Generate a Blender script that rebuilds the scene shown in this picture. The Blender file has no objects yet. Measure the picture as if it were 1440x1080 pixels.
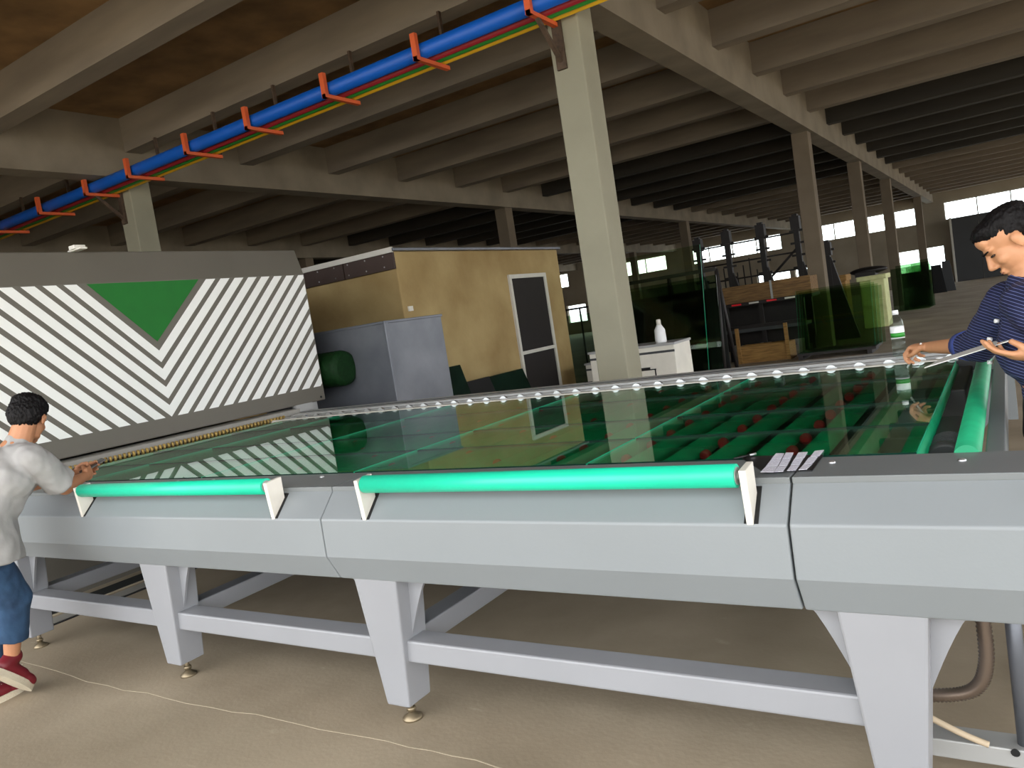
import bpy, bmesh, math, random
from mathutils import Vector, Matrix, noise
random.seed(7)
S = bpy.context.scene
C = S.collection

# ------------------------------------------------------------------ camera
CAM_H = 1.55
CR = Vector((0.83400575, 0.5299103, -0.15371886))
CU = Vector((0.08682466, 0.14908486, 0.98500517))
CF = Vector((-0.54488154, 0.83484656, -0.07832835))
FPX = 1092.795
cam_data = bpy.data.cameras.new('camera')
cam_data.sensor_width = 36.0
cam_data.lens = 36.0 * FPX / 1440.0
cam_data.clip_end = 500
cam = bpy.data.objects.new('camera', cam_data)
C.objects.link(cam)
cam.matrix_world = Matrix(((CR.x, CU.x, -CF.x, 0), (CR.y, CU.y, -CF.y, 0), (CR.z, CU.z, -CF.z, CAM_H), (0, 0, 0, 1)))
S.camera = cam

def P(x, y, ax, val):
    """world point seen at photograph pixel (x, y) on the plane ax = val"""
    d = CR * ((x - 720) / FPX) - CU * ((y - 540) / FPX) + CF
    i = 'XYZ'.index(ax)
    o = Vector((0, 0, CAM_H))
    return o + d * ((val - o[i]) / d[i])

# ------------------------------------------------------------------ world, exposure
W = bpy.data.worlds.new('overcast_sky')
S.world = W
W.use_nodes = True
bg = W.node_tree.nodes['Background']
bg.inputs[0].default_value = (0.97, 0.98, 1.0, 1)
bg.inputs[1].default_value = 5.0
sun_data = bpy.data.lights.new('sun', 'SUN')
sun_data.energy = 6.0
sun_data.angle = math.radians(8)
sun_data.color = (1.0, 0.95, 0.86)
sun = bpy.data.objects.new('sun', sun_data)
C.objects.link(sun)
sun.rotation_euler = (math.radians(22), math.radians(10), 0)      # high, from the open front of the hall
S.cycles.transparent_max_bounces = 40
S.view_settings.view_transform = 'Standard'
S.view_settings.look = 'None'
S.view_settings.gamma = 1.0
S.view_settings.use_curve_mapping = False
S.view_settings.exposure = 0.0

# ------------------------------------------------------------------ materials
def srgb(h):
    h = h.lstrip('#')
    out = []
    for i in (0, 2, 4):
        c = int(h[i:i + 2], 16) / 255
        out.append(c / 12.92 if c <= 0.04045 else ((c + 0.055) / 1.055) ** 2.4)
    return (*out, 1)

def mat(name, col, rough=0.6, metal=0.0, var=0.12, scale=6.0, bump=0.0, bscale=60.0, stretch=None, col2=None, spec=0.5, detail=5.0):
    m = bpy.data.materials.new(name)
    m.use_nodes = True
    nt = m.node_tree
    b = nt.nodes['Principled BSDF']
    b.inputs['Roughness'].default_value = rough
    b.inputs['Metallic'].default_value = metal
    b.inputs['Specular IOR Level'].default_value = spec
    c = srgb(col)
    tc = nt.nodes.new('ShaderNodeTexCoord')
    mp = nt.nodes.new('ShaderNodeMapping')
    if stretch:
        mp.inputs['Scale'].default_value = stretch
    nt.links.new(tc.outputs['Object'], mp.inputs['Vector'])
    n = nt.nodes.new('ShaderNodeTexNoise')
    n.inputs['Scale'].default_value = scale
    n.inputs['Detail'].default_value = detail
    nt.links.new(mp.outputs[0], n.inputs['Vector'])
    r = nt.nodes.new('ShaderNodeValToRGB')
    r.color_ramp.elements[0].position = 0.32
    r.color_ramp.elements[1].position = 0.68
    if col2:
        r.color_ramp.elements[0].color = srgb(col2)
        r.color_ramp.elements[1].color = c
    else:
        r.color_ramp.elements[0].color = (*[v * (1 - var) for v in c[:3]], 1)
        r.color_ramp.elements[1].color = (*[min(1, v * (1 + var)) for v in c[:3]], 1)
    nt.links.new(n.outputs['Fac'], r.inputs['Fac'])
    nt.links.new(r.outputs['Color'], b.inputs['Base Color'])
    if bump > 0:
        n2 = nt.nodes.new('ShaderNodeTexNoise')
        n2.inputs['Scale'].default_value = bscale
        n2.inputs['Detail'].default_value = 4
        nt.links.new(mp.outputs[0], n2.inputs['Vector'])
        bp = nt.nodes.new('ShaderNodeBump')
        bp.inputs['Strength'].default_value = bump
        bp.inputs['Distance'].default_value = 0.01
        nt.links.new(n2.outputs['Fac'], bp.inputs['Height'])
        nt.links.new(bp.outputs[0], b.inputs['Normal'])
    return m

def glass_mat(name, tint, ior=1.5, rough=0.0):
    m = bpy.data.materials.new(name)
    m.use_nodes = True
    nt = m.node_tree
    nt.nodes.remove(nt.nodes['Principled BSDF'])
    out = nt.nodes['Material Output']
    tr = nt.nodes.new('ShaderNodeBsdfTransparent')
    tr.inputs[0].default_value = srgb(tint)
    gl = nt.nodes.new('ShaderNodeBsdfGlossy')
    gl.inputs['Roughness'].default_value = rough
    gl.inputs['Color'].default_value = (0.86, 0.93, 0.9, 1)
    fr = nt.nodes.new('ShaderNodeFresnel')
    ge = nt.nodes.new('ShaderNodeNewGeometry')         # thin sheet: the far face reflects like the near one
    mr = nt.nodes.new('ShaderNodeMapRange')
    mr.inputs['To Min'].default_value = ior
    mr.inputs['To Max'].default_value = 1.0 / ior
    nt.links.new(ge.outputs['Backfacing'], mr.inputs['Value'])
    nt.links.new(mr.outputs[0], fr.inputs[0])
    mx = nt.nodes.new('ShaderNodeMixShader')
    nt.links.new(fr.outputs[0], mx.inputs[0])
    nt.links.new(tr.outputs[0], mx.inputs[1])
    nt.links.new(gl.outputs[0], mx.inputs[2])
    nt.links.new(mx.outputs[0], out.inputs[0])
    return m

M = {}
def floor_mat():
    m = mat('concrete_floor', '#aa9c86', 0.72, col2='#8e816c', scale=1.1, bump=0.12, bscale=45, detail=10)
    nt = m.node_tree
    b = nt.nodes['Principled BSDF']
    base = b.inputs['Base Color'].links[0].from_socket
    tc = nt.nodes.new('ShaderNodeTexCoord')
    for sc, st, lo, hi, colr, amt in ((2.6, (1, 2.2, 1), 0.62, 0.72, '#c4b8a0', 0.55), (9.0, (1, 1, 1), 0.66, 0.74, '#6d6150', 0.35), (0.45, (1, 1, 1), 0.5, 0.75, '#7a6e5a', 0.5)):
        mp = nt.nodes.new('ShaderNodeMapping'); mp.inputs['Scale'].default_value = st; mp.inputs['Rotation'].default_value = (0, 0, sc)
        n = nt.nodes.new('ShaderNodeTexNoise'); n.inputs['Scale'].default_value = sc; n.inputs['Detail'].default_value = 12; n.inputs['Roughness'].default_value = 0.7
        r = nt.nodes.new('ShaderNodeMapRange'); r.inputs['From Min'].default_value = lo; r.inputs['From Max'].default_value = hi; r.inputs['To Max'].default_value = amt
        mx = nt.nodes.new('ShaderNodeMixRGB'); mx.inputs[2].default_value = srgb(colr)
        nt.links.new(tc.outputs['Object'], mp.inputs[0]); nt.links.new(mp.outputs[0], n.inputs['Vector'])
        nt.links.new(n.outputs['Fac'], r.inputs['Value']); nt.links.new(r.outputs[0], mx.inputs[0])
        nt.links.new(base, mx.inputs[1]); base = mx.outputs[0]
    nt.links.new(base, b.inputs['Base Color'])
    return m
M['floor'] = floor_mat()
M['ground'] = mat('yard_concrete', '#a8a090', 0.9, scale=0.6)
M['slab'] = mat('ceiling_slab', '#8a6a42', 0.9, col2='#6a5030', scale=2.2, bump=0.3, bscale=12, detail=8)
M['column_dark'] = mat('dark_concrete_column', '#716554', 0.9, var=0.1, scale=2, bump=0.1, bscale=25)  # darker, browner tone for the columns past the first row
M['joist'] = mat('joist_concrete', '#857a6a', 0.9, col2='#6f6558', scale=1.5, bump=0.15, bscale=20, stretch=(0.35, 2, 2))
M['joist_shade'] = mat('shade_dark_joist', '#3b362e', 0.85, col2='#2d2a25', scale=1.5, stretch=(0.35, 2, 2))  # darker joist copy: shade of the middle bays put into the colour
M['ceiling_shade'] = mat('shade_dark_ceiling', '#2b2824', 0.9, var=0.15, scale=2)  # dim ceiling of the middle bays, painted dark
M['girder'] = mat('girder_concrete', '#8b8170', 0.9, col2='#766c5c', scale=1.5, bump=0.15, bscale=20)
M['column'] = mat('column_paint', '#8f8c79', 0.85, var=0.07, scale=2, bump=0.1, bscale=25)
M['farwall'] = mat('far_wall_plaster', '#9a9180', 0.9, scale=0.8)
M['darkpanel'] = mat('dark_partition_steel', '#3d3f40', 0.7, scale=0.8)
M['plaster'] = mat('tan_render', '#ad986a', 0.95, col2='#8b7348', scale=1.2, bump=0.6, bscale=14, detail=12)
M['panel'] = mat('grey_enamel', '#81878a', 0.36, var=0.03, scale=1.5, bump=0.03, bscale=120)
M['panel_dark'] = mat('deck_grey_enamel', '#6f7475', 0.45, var=0.04, scale=3)
M['leg'] = mat('frame_grey_enamel', '#8e9094', 0.4, var=0.04, scale=2)
M['white'] = mat('bracket_white', '#d9d6cc', 0.5, var=0.04)
M['black'] = mat('slot_black', '#0b0c0c', 0.8, var=0.1)
M['rubber'] = mat('roller_green_rubber', '#1ccaa2', 0.38, var=0.04, scale=8)
M['roller'] = mat('bed_roller_green', '#17a574', 0.5, var=0.1, scale=9)
M['roller_bright'] = mat('end_roller_green', '#1c9a6c', 0.5, var=0.12, scale=9)
M['red'] = mat('red_wheel', '#e01c28', 0.4, var=0.15)
M['steel'] = mat('galvanised_steel', '#74777d', 0.4, metal=0.5, col2='#5d6168', scale=2.0, bump=0.05, bscale=8)
M['bright_steel'] = mat('bright_steel', '#c5c7c8', 0.3, metal=0.8, var=0.06)
M['rail'] = mat('rail_aluminium', '#a2a3a1', 0.45, metal=0.2, var=0.05)
M['rail_dark'] = mat('rail_groove', '#35383a', 0.6, var=0.08)
M['furnace'] = mat('furnace_grey', '#605c53', 0.55, var=0.04, scale=2)
M['stripe'] = mat('furnace_white_stripe', '#e9ebe8', 0.5, var=0.02)
M['green'] = mat('furnace_green', '#06681c', 0.7, var=0.05)
M['ledge'] = mat('furnace_ledge', '#8d8b84', 0.5, var=0.05)
M['chain'] = mat('chain_brass', '#a58a4c', 0.5, metal=0.3, var=0.2)
M['motor'] = mat('motor_dark', '#3a3d3e', 0.5, var=0.1)
M['bed'] = mat('bed_frame_dark', '#1a1e1c', 0.7, var=0.15)
M['brass'] = mat('foot_steel', '#8d8068', 0.4, metal=0.7, var=0.1)
M['conduit'] = mat('ribbed_conduit', '#7a6c60', 0.35, metal=0.7, var=0.1)
M['blue'] = mat('pipe_blue', '#0459bd', 0.5, var=0.04)
M['pipe_red'] = mat('pipe_red', '#9c1f2c', 0.5, var=0.04)
M['pipe_green'] = mat('pipe_green', '#2a8a2c', 0.5, var=0.04)
M['yellow'] = mat('pipe_yellow', '#e0ae1e', 0.5, var=0.04)
M['orange'] = mat('bracket_orange', '#cf5a2a', 0.6, var=0.08)
M['rust'] = mat('rusty_iron', '#4a3a2c', 0.8, var=0.3, scale=20)
M['wood'] = mat('crate_wood', '#a07a42', 0.8, col2='#7a5a2c', scale=4, stretch=(1, 8, 8), bump=0.2, bscale=30)
M['wood_dark'] = mat('old_timber', '#86673f', 0.85, col2='#5d4528', scale=4, stretch=(1, 8, 8))
M['blackmetal'] = mat('rack_black', '#1c1715', 0.6, var=0.2)
M['whitebox'] = mat('white_sheet_metal', '#dcd9cd', 0.5, var=0.05)
M['brown'] = mat('roof_board_brown', '#3e302a', 0.7, var=0.1)
M['door'] = mat('door_dark', '#1b1614', 0.85, var=0.1)
M['doorframe'] = mat('door_frame', '#c3c0b6', 0.5, var=0.04)
M['limeblock'] = mat('pale_lime_block', '#cfd39a', 0.8, var=0.1)
M['duct_green'] = mat('duct_green_mesh', '#0d2b10', 0.6, var=0.3, scale=30, bump=0.4, bscale=80, spec=0.15)
M['skin'] = mat('skin', '#c08a64', 0.55, var=0.06, scale=14, bump=0.05, bscale=150)
M['skin2'] = mat('skin_tan', '#b57f5c', 0.55, var=0.06, scale=14, bump=0.05, bscale=150)
M['hair'] = mat('black_hair', '#0d0b0c', 0.6, var=0.4, scale=40, stretch=(1, 1, 0.3), bump=0.7, bscale=90, spec=0.2)
M['tshirt'] = mat('tshirt_grey', '#a6a5a3', 0.9, col2='#949392', scale=7, bump=0.6, bscale=9)
M['jeans'] = mat('jeans_blue', '#2c4a68', 0.9, col2='#1d3550', scale=9, bump=0.6, bscale=16)
M['shoe'] = mat('shoe_red', '#6e1420', 0.5, var=0.15)
M['sole'] = mat('shoe_sole', '#c9bfa8', 0.8, var=0.06, bump=0.4, bscale=90)
M['trousers'] = mat('trousers_black', '#0c0c10', 0.9, var=0.2)
M['lips'] = mat('lips', '#8c5444', 0.5, var=0.05)
M['eye'] = mat('eye_dark', '#1a1412', 0.25, var=0.05)
M['cap'] = mat('bottle_cap', '#e8eaea', 0.5, var=0.02)
M['film'] = mat('black_folder', '#0d0d0f', 0.35, var=0.1)
M['phone'] = mat('phone_grey', '#5d5a57', 0.4, var=0.1)
M['cuff'] = mat('cuff_blue', '#3a4a8c', 0.9, var=0.1)
M['beige_hose'] = mat('beige_hose', '#b7a68c', 0.6, var=0.06)

M['edge'] = mat('glass_edge_green', '#2fc497', 0.25, var=0.1, scale=3)  # cut-edge green, with its edge-lit brightness put into the colour
M['edge_dark'] = mat('glass_edge_dark', '#0a3026', 0.2, var=0.1, scale=3)
M['glass_stack'] = mat('thick_dark_glass_stack', '#14261e', 0.12, var=0.3, scale=5)
M['glass'] = glass_mat('table_glass', '#d2e9de', ior=1.4)
M['glass_bg'] = glass_mat('stacked_sheet_glass', '#e2ecdc', ior=1.25)
M['glass_dk'] = glass_mat('dark_stacked_glass', '#cbdccb', ior=1.3)
M['pet'] = glass_mat('bottle_plastic', '#eef4f2', ior=1.33, rough=0.05)
M['winglass'] = glass_mat('window_glass', '#f4f8f8', ior=1.2)

def stripes_mat():                                    # navy shirt with fine pale stripes
    m = mat('navy_striped_shirt', '#1a2352', 0.85, var=0.15, scale=9, bump=0.5, bscale=10)
    nt = m.node_tree
    b = nt.nodes['Principled BSDF']
    tc = nt.nodes.new('ShaderNodeTexCoord')
    w = nt.nodes.new('ShaderNodeTexWave')
    w.wave_type = 'BANDS'; w.bands_direction = 'Z'
    w.inputs['Scale'].default_value = 30
    w.inputs['Distortion'].default_value = 0.5
    w.inputs['Detail'].default_value = 1
    mp = nt.nodes.new('ShaderNodeMapping')
    mp.inputs['Rotation'].default_value = (0, math.radians(-25), 0)
    nt.links.new(tc.outputs['Object'], mp.inputs['Vector'])
    nt.links.new(mp.outputs[0], w.inputs['Vector'])
    r = nt.nodes.new('ShaderNodeValToRGB')
    r.color_ramp.elements[0].position = 0.94
    r.color_ramp.elements[0].color = srgb('#0d1338')
    r.color_ramp.elements[1].position = 1.0
    r.color_ramp.elements[1].color = srgb('#7580b4')
    nt.links.new(w.outputs['Fac'], r.inputs['Fac'])
    nt.links.new(r.outputs[0], b.inputs['Base Color'])
    return m
M['shirt'] = stripes_mat()

def print_mat():                                      # white labels with rows of tiny grey print
    m = mat('printed_label_paper', '#d9dae6', 0.8)
    nt = m.node_tree
    b = nt.nodes['Principled BSDF']
    tc = nt.nodes.new('ShaderNodeTexCoord')
    w = nt.nodes.new('ShaderNodeTexWave')
    w.bands_direction = 'Y'
    w.inputs['Scale'].default_value = 45
    n = nt.nodes.new('ShaderNodeTexNoise')
    n.inputs['Scale'].default_value = 260
    mlt = nt.nodes.new('ShaderNodeMath'); mlt.operation = 'MULTIPLY'
    r = nt.nodes.new('ShaderNodeValToRGB')
    r.color_ramp.elements[0].position = 0.38
    r.color_ramp.elements[0].color = srgb('#dcdde8')
    r.color_ramp.elements[1].position = 0.5
    r.color_ramp.elements[1].color = srgb('#8688a0')
    nt.links.new(tc.outputs['Object'], w.inputs['Vector'])
    nt.links.new(tc.outputs['Object'], n.inputs['Vector'])
    nt.links.new(w.outputs['Fac'], mlt.inputs[0])
    nt.links.new(n.outputs['Fac'], mlt.inputs[1])
    nt.links.new(mlt.outputs[0], r.inputs['Fac'])
    nt.links.new(r.outputs[0], b.inputs['Base Color'])
    return m
M['print'] = print_mat()
M['paper'] = mat('paper_white', '#d8d8d4', 0.8, var=0.03)

# ------------------------------------------------------------------ mesh helpers
def link(name, me, m, parent=None, loc=None, smooth=False):
    o = bpy.data.objects.new(name, me)
    C.objects.link(o)
    if m is not None and len(me.materials) == 0:
        for k in (m if isinstance(m, (list, tuple)) else [m]):
            me.materials.append(M[k] if isinstance(k, str) else k)
    if smooth:
        for p in me.polygons:
            p.use_smooth = True
    if parent is not None:
        o.parent = parent
        o.matrix_parent_inverse = Matrix.Identity(4)
        par = Vector(parent['_o']) if '_o' in parent else Vector((0, 0, 0))
        o.location = (Vector(loc) if loc is not None else Vector((0, 0, 0))) - par
    elif loc is not None:
        o.location = loc
    o['_o'] = tuple(loc) if loc is not None else (0.0, 0.0, 0.0)
    return o

class B:
    """collects shapes given in world coordinates and links them as one mesh"""
    def __init__(s):
        s.bm = bmesh.new()
    def box(s, x0, x1, y0, y1, z0, z1, mi=0):
        v = [s.bm.verts.new(p) for p in ((x0, y0, z0), (x1, y0, z0), (x1, y1, z0), (x0, y1, z0), (x0, y0, z1), (x1, y0, z1), (x1, y1, z1), (x0, y1, z1))]
        for f in ((3, 2, 1, 0), (4, 5, 6, 7), (0, 1, 5, 4), (1, 2, 6, 5), (2, 3, 7, 6), (3, 0, 4, 7)):
            fc = s.bm.faces.new([v[i] for i in f]); fc.material_index = mi
        return s
    def hexa(s, pts, mi=0):                            # 8 points: bottom ring, top ring
        v = [s.bm.verts.new(p) for p in pts]
        for f in ((3, 2, 1, 0), (4, 5, 6, 7), (0, 1, 5, 4), (1, 2, 6, 5), (2, 3, 7, 6), (3, 0, 4, 7)):
            fc = s.bm.faces.new([v[i] for i in f]); fc.material_index = mi
        return s
    def prism(s, poly, axis, a, b, mi=0):              # poly in the other two axes, extruded along axis
        def pt(q, t):
            if axis == 'X': return (t, q[0], q[1])
            if axis == 'Y': return (q[0], t, q[1])
            return (q[0], q[1], t)
        v0 = [s.bm.verts.new(pt(q, a)) for q in poly]
        v1 = [s.bm.verts.new(pt(q, b)) for q in poly]
        n = len(poly)
        fs = [s.bm.faces.new(v0), s.bm.faces.new(v1[::-1])]
        for i in range(n):
            fs.append(s.bm.faces.new((v0[i], v1[i], v1[(i + 1) % n], v0[(i + 1) % n])))
        for f in fs: f.material_index = mi
        return s
    def tube(s, pts, r, seg=12, caps=True, mi=0, rr=None):
        pts = [Vector(p) for p in pts]
        rings = []
        up = None
        for i, p in enumerate(pts):
            if i == 0: d = pts[1] - pts[0]
            elif i == len(pts) - 1: d = pts[-1] - pts[-2]
            else: d = (pts[i + 1] - pts[i]).normalized() + (pts[i] - pts[i - 1]).normalized()
            d.normalize()
            if up is None:
                up = Vector((0, 0, 1)) if abs(d.z) < 0.9 else Vector((1, 0, 0))
            sx = d.cross(up).normalized(); up = sx.cross(d).normalized()
            rad = rr[i] if rr else r
            rings.append([s.bm.verts.new(p + sx * (rad * math.cos(2 * math.pi * k / seg)) + up * (rad * math.sin(2 * math.pi * k / seg))) for k in range(seg)])
        for a, b in zip(rings, rings[1:]):
            for k in range(seg):
                f = s.bm.faces.new((a[k], a[(k + 1) % seg], b[(k + 1) % seg], b[k])); f.material_index = mi; f.smooth = True
        if caps:
            f = s.bm.faces.new(rings[0][::-1]); f.material_index = mi
            f = s.bm.faces.new(rings[-1]); f.material_index = mi
        return s
    def lathe(s, prof, c, seg=20, mi=0, axis=None):    # prof: (r, h) list, around axis through c
        ax = Vector(axis).normalized() if axis else Vector((0, 0, 1))
        u = ax.orthogonal().normalized(); w = ax.cross(u)
        c = Vector(c)
        rings = []
        for r, h in prof:
            rings.append([s.bm.verts.new(c + ax * h + (u * math.cos(2 * math.pi * k / seg) + w * math.sin(2 * math.pi * k / seg)) * max(r, 1e-4)) for k in range(seg)])
        for a, b in zip(rings, rings[1:]):
            for k in range(seg):
                f = s.bm.faces.new((a[k], a[(k + 1) % seg], b[(k + 1) % seg], b[k])); f.smooth = True; f.material_index = mi
        s.bm.faces.new(rings[0][::-1]).material_index = mi
        s.bm.faces.new(rings[-1]).material_index = mi
        return s
    def ell(s, c, r, rot=None, seg=20, mi=0):
        mtx = Matrix.Translation(Vector(c))
        if rot is not None: mtx = mtx @ rot.to_4x4()
        mtx = mtx @ Matrix.Diagonal((*r, 1))
        res = bmesh.ops.create_uvsphere(s.bm, u_segments=seg, v_segments=max(6, seg * 2 // 3), radius=1, matrix=mtx)
        return s
    def cap(s, a, ra, b, rb, seg=14):                  # tapered capsule
        a = Vector(a); b = Vector(b)
        d = (b - a).normalized()
        pr = []
        L = (b - a).length
        for k in range(5):
            t = math.pi / 2 * (1 - k / 4)
            pr.append((ra * math.cos(t), -ra * math.sin(t)))
        for k in range(5):
            t = math.pi / 2 * k / 4
            pr.append((rb * math.cos(t), L + rb * math.sin(t)))
        return s.lathe(pr, a, seg, axis=d)
    def done(s, name, m, parent=None, origin=None, bevel=0.0, smooth=False, seg=2):
        bmesh.ops.recalc_face_normals(s.bm, faces=s.bm.faces)
        if bevel > 0:
            es = [e for e in s.bm.edges if len(e.link_faces) == 2 and e.calc_face_angle(0) > 0.5]
            bmesh.ops.bevel(s.bm, geom=es, offset=bevel, segments=seg, profile=0.5, affect='EDGES', clamp_overlap=True)
        me = bpy.data.meshes.new(name)
        if origin is not None:
            bmesh.ops.translate(s.bm, verts=s.bm.verts, vec=-Vector(origin))
        s.bm.to_mesh(me); s.bm.free()
        return link(name, me, m, parent, origin, smooth)

def tag(o, label=None, cat=None, group=None, kind=None):
    if label: o['label'] = label
    if cat: o['category'] = cat
    if group: o['group'] = group
    if kind: o['kind'] = kind
    return o

def thing(name, loc, label, cat, group=None):
    o = bpy.data.objects.new(name, None)
    C.objects.link(o)
    o.location = loc
    o.empty_display_size = 0.1
    o['_o'] = tuple(loc)
    return tag(o, label, cat, group)

def blob(bld, name, m, parent, origin, voxel=0.006, smooth=4, fac=0.5, disp=None):
    """union of the collected closed shapes as one continuous remeshed surface"""
    bmesh.ops.recalc_face_normals(bld.bm, faces=bld.bm.faces)
    me = bpy.data.meshes.new(name + '_src')
    bld.bm.to_mesh(me); bld.bm.free()
    o = bpy.data.objects.new(name + '_src', me)
    C.objects.link(o)
    r = o.modifiers.new('r', 'REMESH'); r.mode = 'VOXEL'; r.voxel_size = voxel
    sm = o.modifiers.new('s', 'SMOOTH'); sm.iterations = smooth; sm.factor = fac
    dg = bpy.context.evaluated_depsgraph_get(); dg.update()
    out = bpy.data.meshes.new_from_object(o.evaluated_get(dg))
    bpy.data.objects.remove(o); bpy.data.meshes.remove(me)
    out.name = name
    if disp:
        nrm = [v.normal.copy() for v in out.vertices]
        for v, n_ in zip(out.vertices, nrm):
            v.co = v.co + n_ * disp(v.co)
    out.transform(Matrix.Translation(-Vector(origin)))
    return link(name, out, m, parent, origin, smooth=True)

# ================================================================== THE BUILDING
XL, XR, YF, YB = -34.0, 8.0, -2.6, 50.0
YR = 8.0                                             # the right side is open up to here
SLAB = 5.36
fl = B().box(XL, XR, YF, YB + 0.3, -0.2, 0).done('floor', 'floor'); tag(fl, 'bare tan concrete workshop floor', 'floor', kind='structure')
gd = B().box(-70, 60, -45, YF, -0.25, -0.02).box(XR, 60, YF, 60, -0.25, -0.02).done('ground', 'ground'); tag(gd, 'concrete yard in front of the open hall', 'ground', kind='structure')
ce = B().box(XL, XR, YF - 0.5, YB + 0.3, SLAB, SLAB + 0.2).done('ceiling', 'slab'); tag(ce, 'brown stained concrete ceiling slab', 'ceiling', kind='structure')
k = -4
while 7.0 + 2.05 * k < YB:
    y = 7.0 + 2.05 * k
    B().box(XL, XR, y, y + 0.27, 4.87, SLAB + 0.02).done('joist', 'joist_shade' if 17.6 < y < 31.2 else 'joist', ce, (0, y, 4.87))
    k += 1
B().box(XL, XR, 17.7, 31.2, SLAB - 0.03, SLAB + 0.01).done('ceiling_shade_sheet', 'ceiling_shade', ce)  # thin sheet added to carry the painted shade of these bays
GX = [-33.25, -25.8, -18.3, -10.8, -3.3, 4.2]
for gx in GX:
    B().box(gx - 0.17, gx + 0.17, YF, YB, 4.5, SLAB + 0.03).done('girder', 'girder', ce, (gx, 7, 4.5))
CY = [7.0, 17.35, 24.2, 31.0, 43.0]
col_names = {(-3.3, 0): 'large pale grey concrete column rising behind the conveyor table, nearest of all',
             (-3.3, 1): 'grey concrete column behind the stacked green glass sheets',
             (-3.3, 2): 'slim shaded concrete column right behind the pillar at the glass sheets',
             (-3.3, 3): 'slim shaded column standing beside the pale lime block',
             (-3.3, 4): 'far thin column in front of the lower window by the far wall',
             (-10.8, 0): 'concrete column with pipe bracket rising above the striped furnace',
             (-10.8, 1): 'dark concrete column rising above the flat roof of the tan hut',
             (-10.8, 3): 'far dark column behind the tall leaning glass sheet',
             (-10.8, 4): 'far dark column between the black rack posts'}
for gx in GX[1:5]:
    for i, cy in enumerate(CY):
        if gx == -10.8 and i == 2: continue
        if gx < -11 and i < 1: continue
        c = B().box(gx - 0.23, gx + 0.1, cy, cy + 0.34, 0, 4.52).done('concrete_column', 'column' if i == 0 else 'column_dark', None, (gx - 0.06, cy + 0.17, 0), bevel=0.012)
        lab = col_names.get((gx, i), 'distant concrete column in the dark left bays of the hall')
        tag(c, lab, 'column', 'concrete columns of the hall')
        if (gx, i) not in col_names: c['group'] = 'distant columns of the left bays'
for gx in (4.2,):
    c = B().box(gx - 0.17, gx + 0.17, 7.0, 7.34, 0, 4.52).done('concrete_column', 'column', None, (gx, 7.17, 0), bevel=0.012)
    tag(c, 'concrete column standing outside the right edge of the view', 'column', None)

# far wall with a ribbon of high windows and a few low ones
wb = B()
ribbon = [(-33, -26.5), (-25.0, -19.0), (-17.6, -11.5), (-9.9, -3.95), (-2.65, 3.6), (4.9, 7.6)]
low = [(-31.0, -29.6), (-28.9, -27.3), (-26.9, -25.4), (-24.9, -23.6), (-13.2, -11.2), (-10.9, -9.4), (-5.2, -4.1), (-3.75, -2.85)]
ZB0, ZB1, ZL0, ZL1 = 3.42, 4.42, 0.8, 2.1
wb.box(XL, XR, YB, YB + 0.25, 0, ZL0).box(XL, XR, YB, YB + 0.25, ZL1, ZB0).box(XL, XR, YB, YB + 0.25, ZB1, SLAB)
def piers(spans, z0, z1):
    x = XL
    for a, b in spans:
        wb.box(x, a, YB, YB + 0.25, z0, z1); x = b
    wb.box(x, XR, YB, YB + 0.25, z0, z1)
piers(ribbon, ZB0, ZB1); piers(low, ZL0, ZL1)
w = wb.done('wall_back', 'farwall'); tag(w, 'far plastered wall with a ribbon of bright windows', 'wall', kind='structure')
n = 0
for spans, z0, z1 in ((ribbon, ZB0, ZB1), (low, ZL0, ZL1)):
    for a, b in spans:
        n += 1
        t = thing('window_%d' % n, (a, YB, z0), None, None); t['kind'] = 'structure'
        B().box(a, b, YB + 0.16, YB + 0.17, z0, z1).done('pane', 'winglass', t, (a, YB, z0))
        fb = B()
        cnt = max(1, round((b - a) / 1.5))
        for j in range(cnt + 1):
            xx = a + (b - a) * j / cnt
            fb.box(xx - 0.03, xx + 0.03, YB + 0.13, YB + 0.2, z0, z1)
        fb.box(a, b, YB + 0.135, YB + 0.195, z0, z0 + 0.05).box(a, b, YB + 0.135, YB + 0.195, z1 - 0.05, z1)
        fb.done('window_frame', 'farwall', t, (a, YB, z0))
w = B().box(XL - 0.25, XL, YF, YB + 0.25, 0, SLAB).done('wall_left', 'farwall'); tag(w, 'dark left wall of the hall', 'wall', kind='structure')
wr_ = B().box(XR, XR + 0.25, YR, YB + 0.25, 0, 0.9).box(XR, XR + 0.25, YR, YB + 0.25, 4.2, SLAB)
for j in range(8):
    wr_.box(XR, XR + 0.25, YR + j * 6.0 - (0.0 if j == 0 else 0.4), YR + j * 6.0 + 0.4, 0.9, 4.2)  # unseen openings between these piers, added to light the far floor
w = wr_.done('wall_right', 'farwall'); tag(w, 'right wall of the hall, with unseen openings added for light', 'wall', kind='structure')
w = B().box(XL - 0.25, -11.5, YF - 0.25, YF, -0.1, SLAB).done('wall_front_blocker', 'farwall'); tag(w, 'unseen front wall added to darken the left bays', 'wall', kind='structure')  # out of view, put here to keep daylight off the left bays
pn = thing('steel_partition', (0, 48.5, 0), 'tall dark grey sheet partition under the far right windows', 'partition')
for j in range(5):
    B().box(-2.35 + j * 1.3, -1.07 + j * 1.3, 48.5, 48.58, 0, 3.4).done('panel', 'darkpanel', pn, (0, 48.5, 0))
B().box(-2.4, -2.3, 48.47, 48.6, 0, 3.45).done('post', 'doorframe', pn, (0, 48.5, 0))

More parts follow.
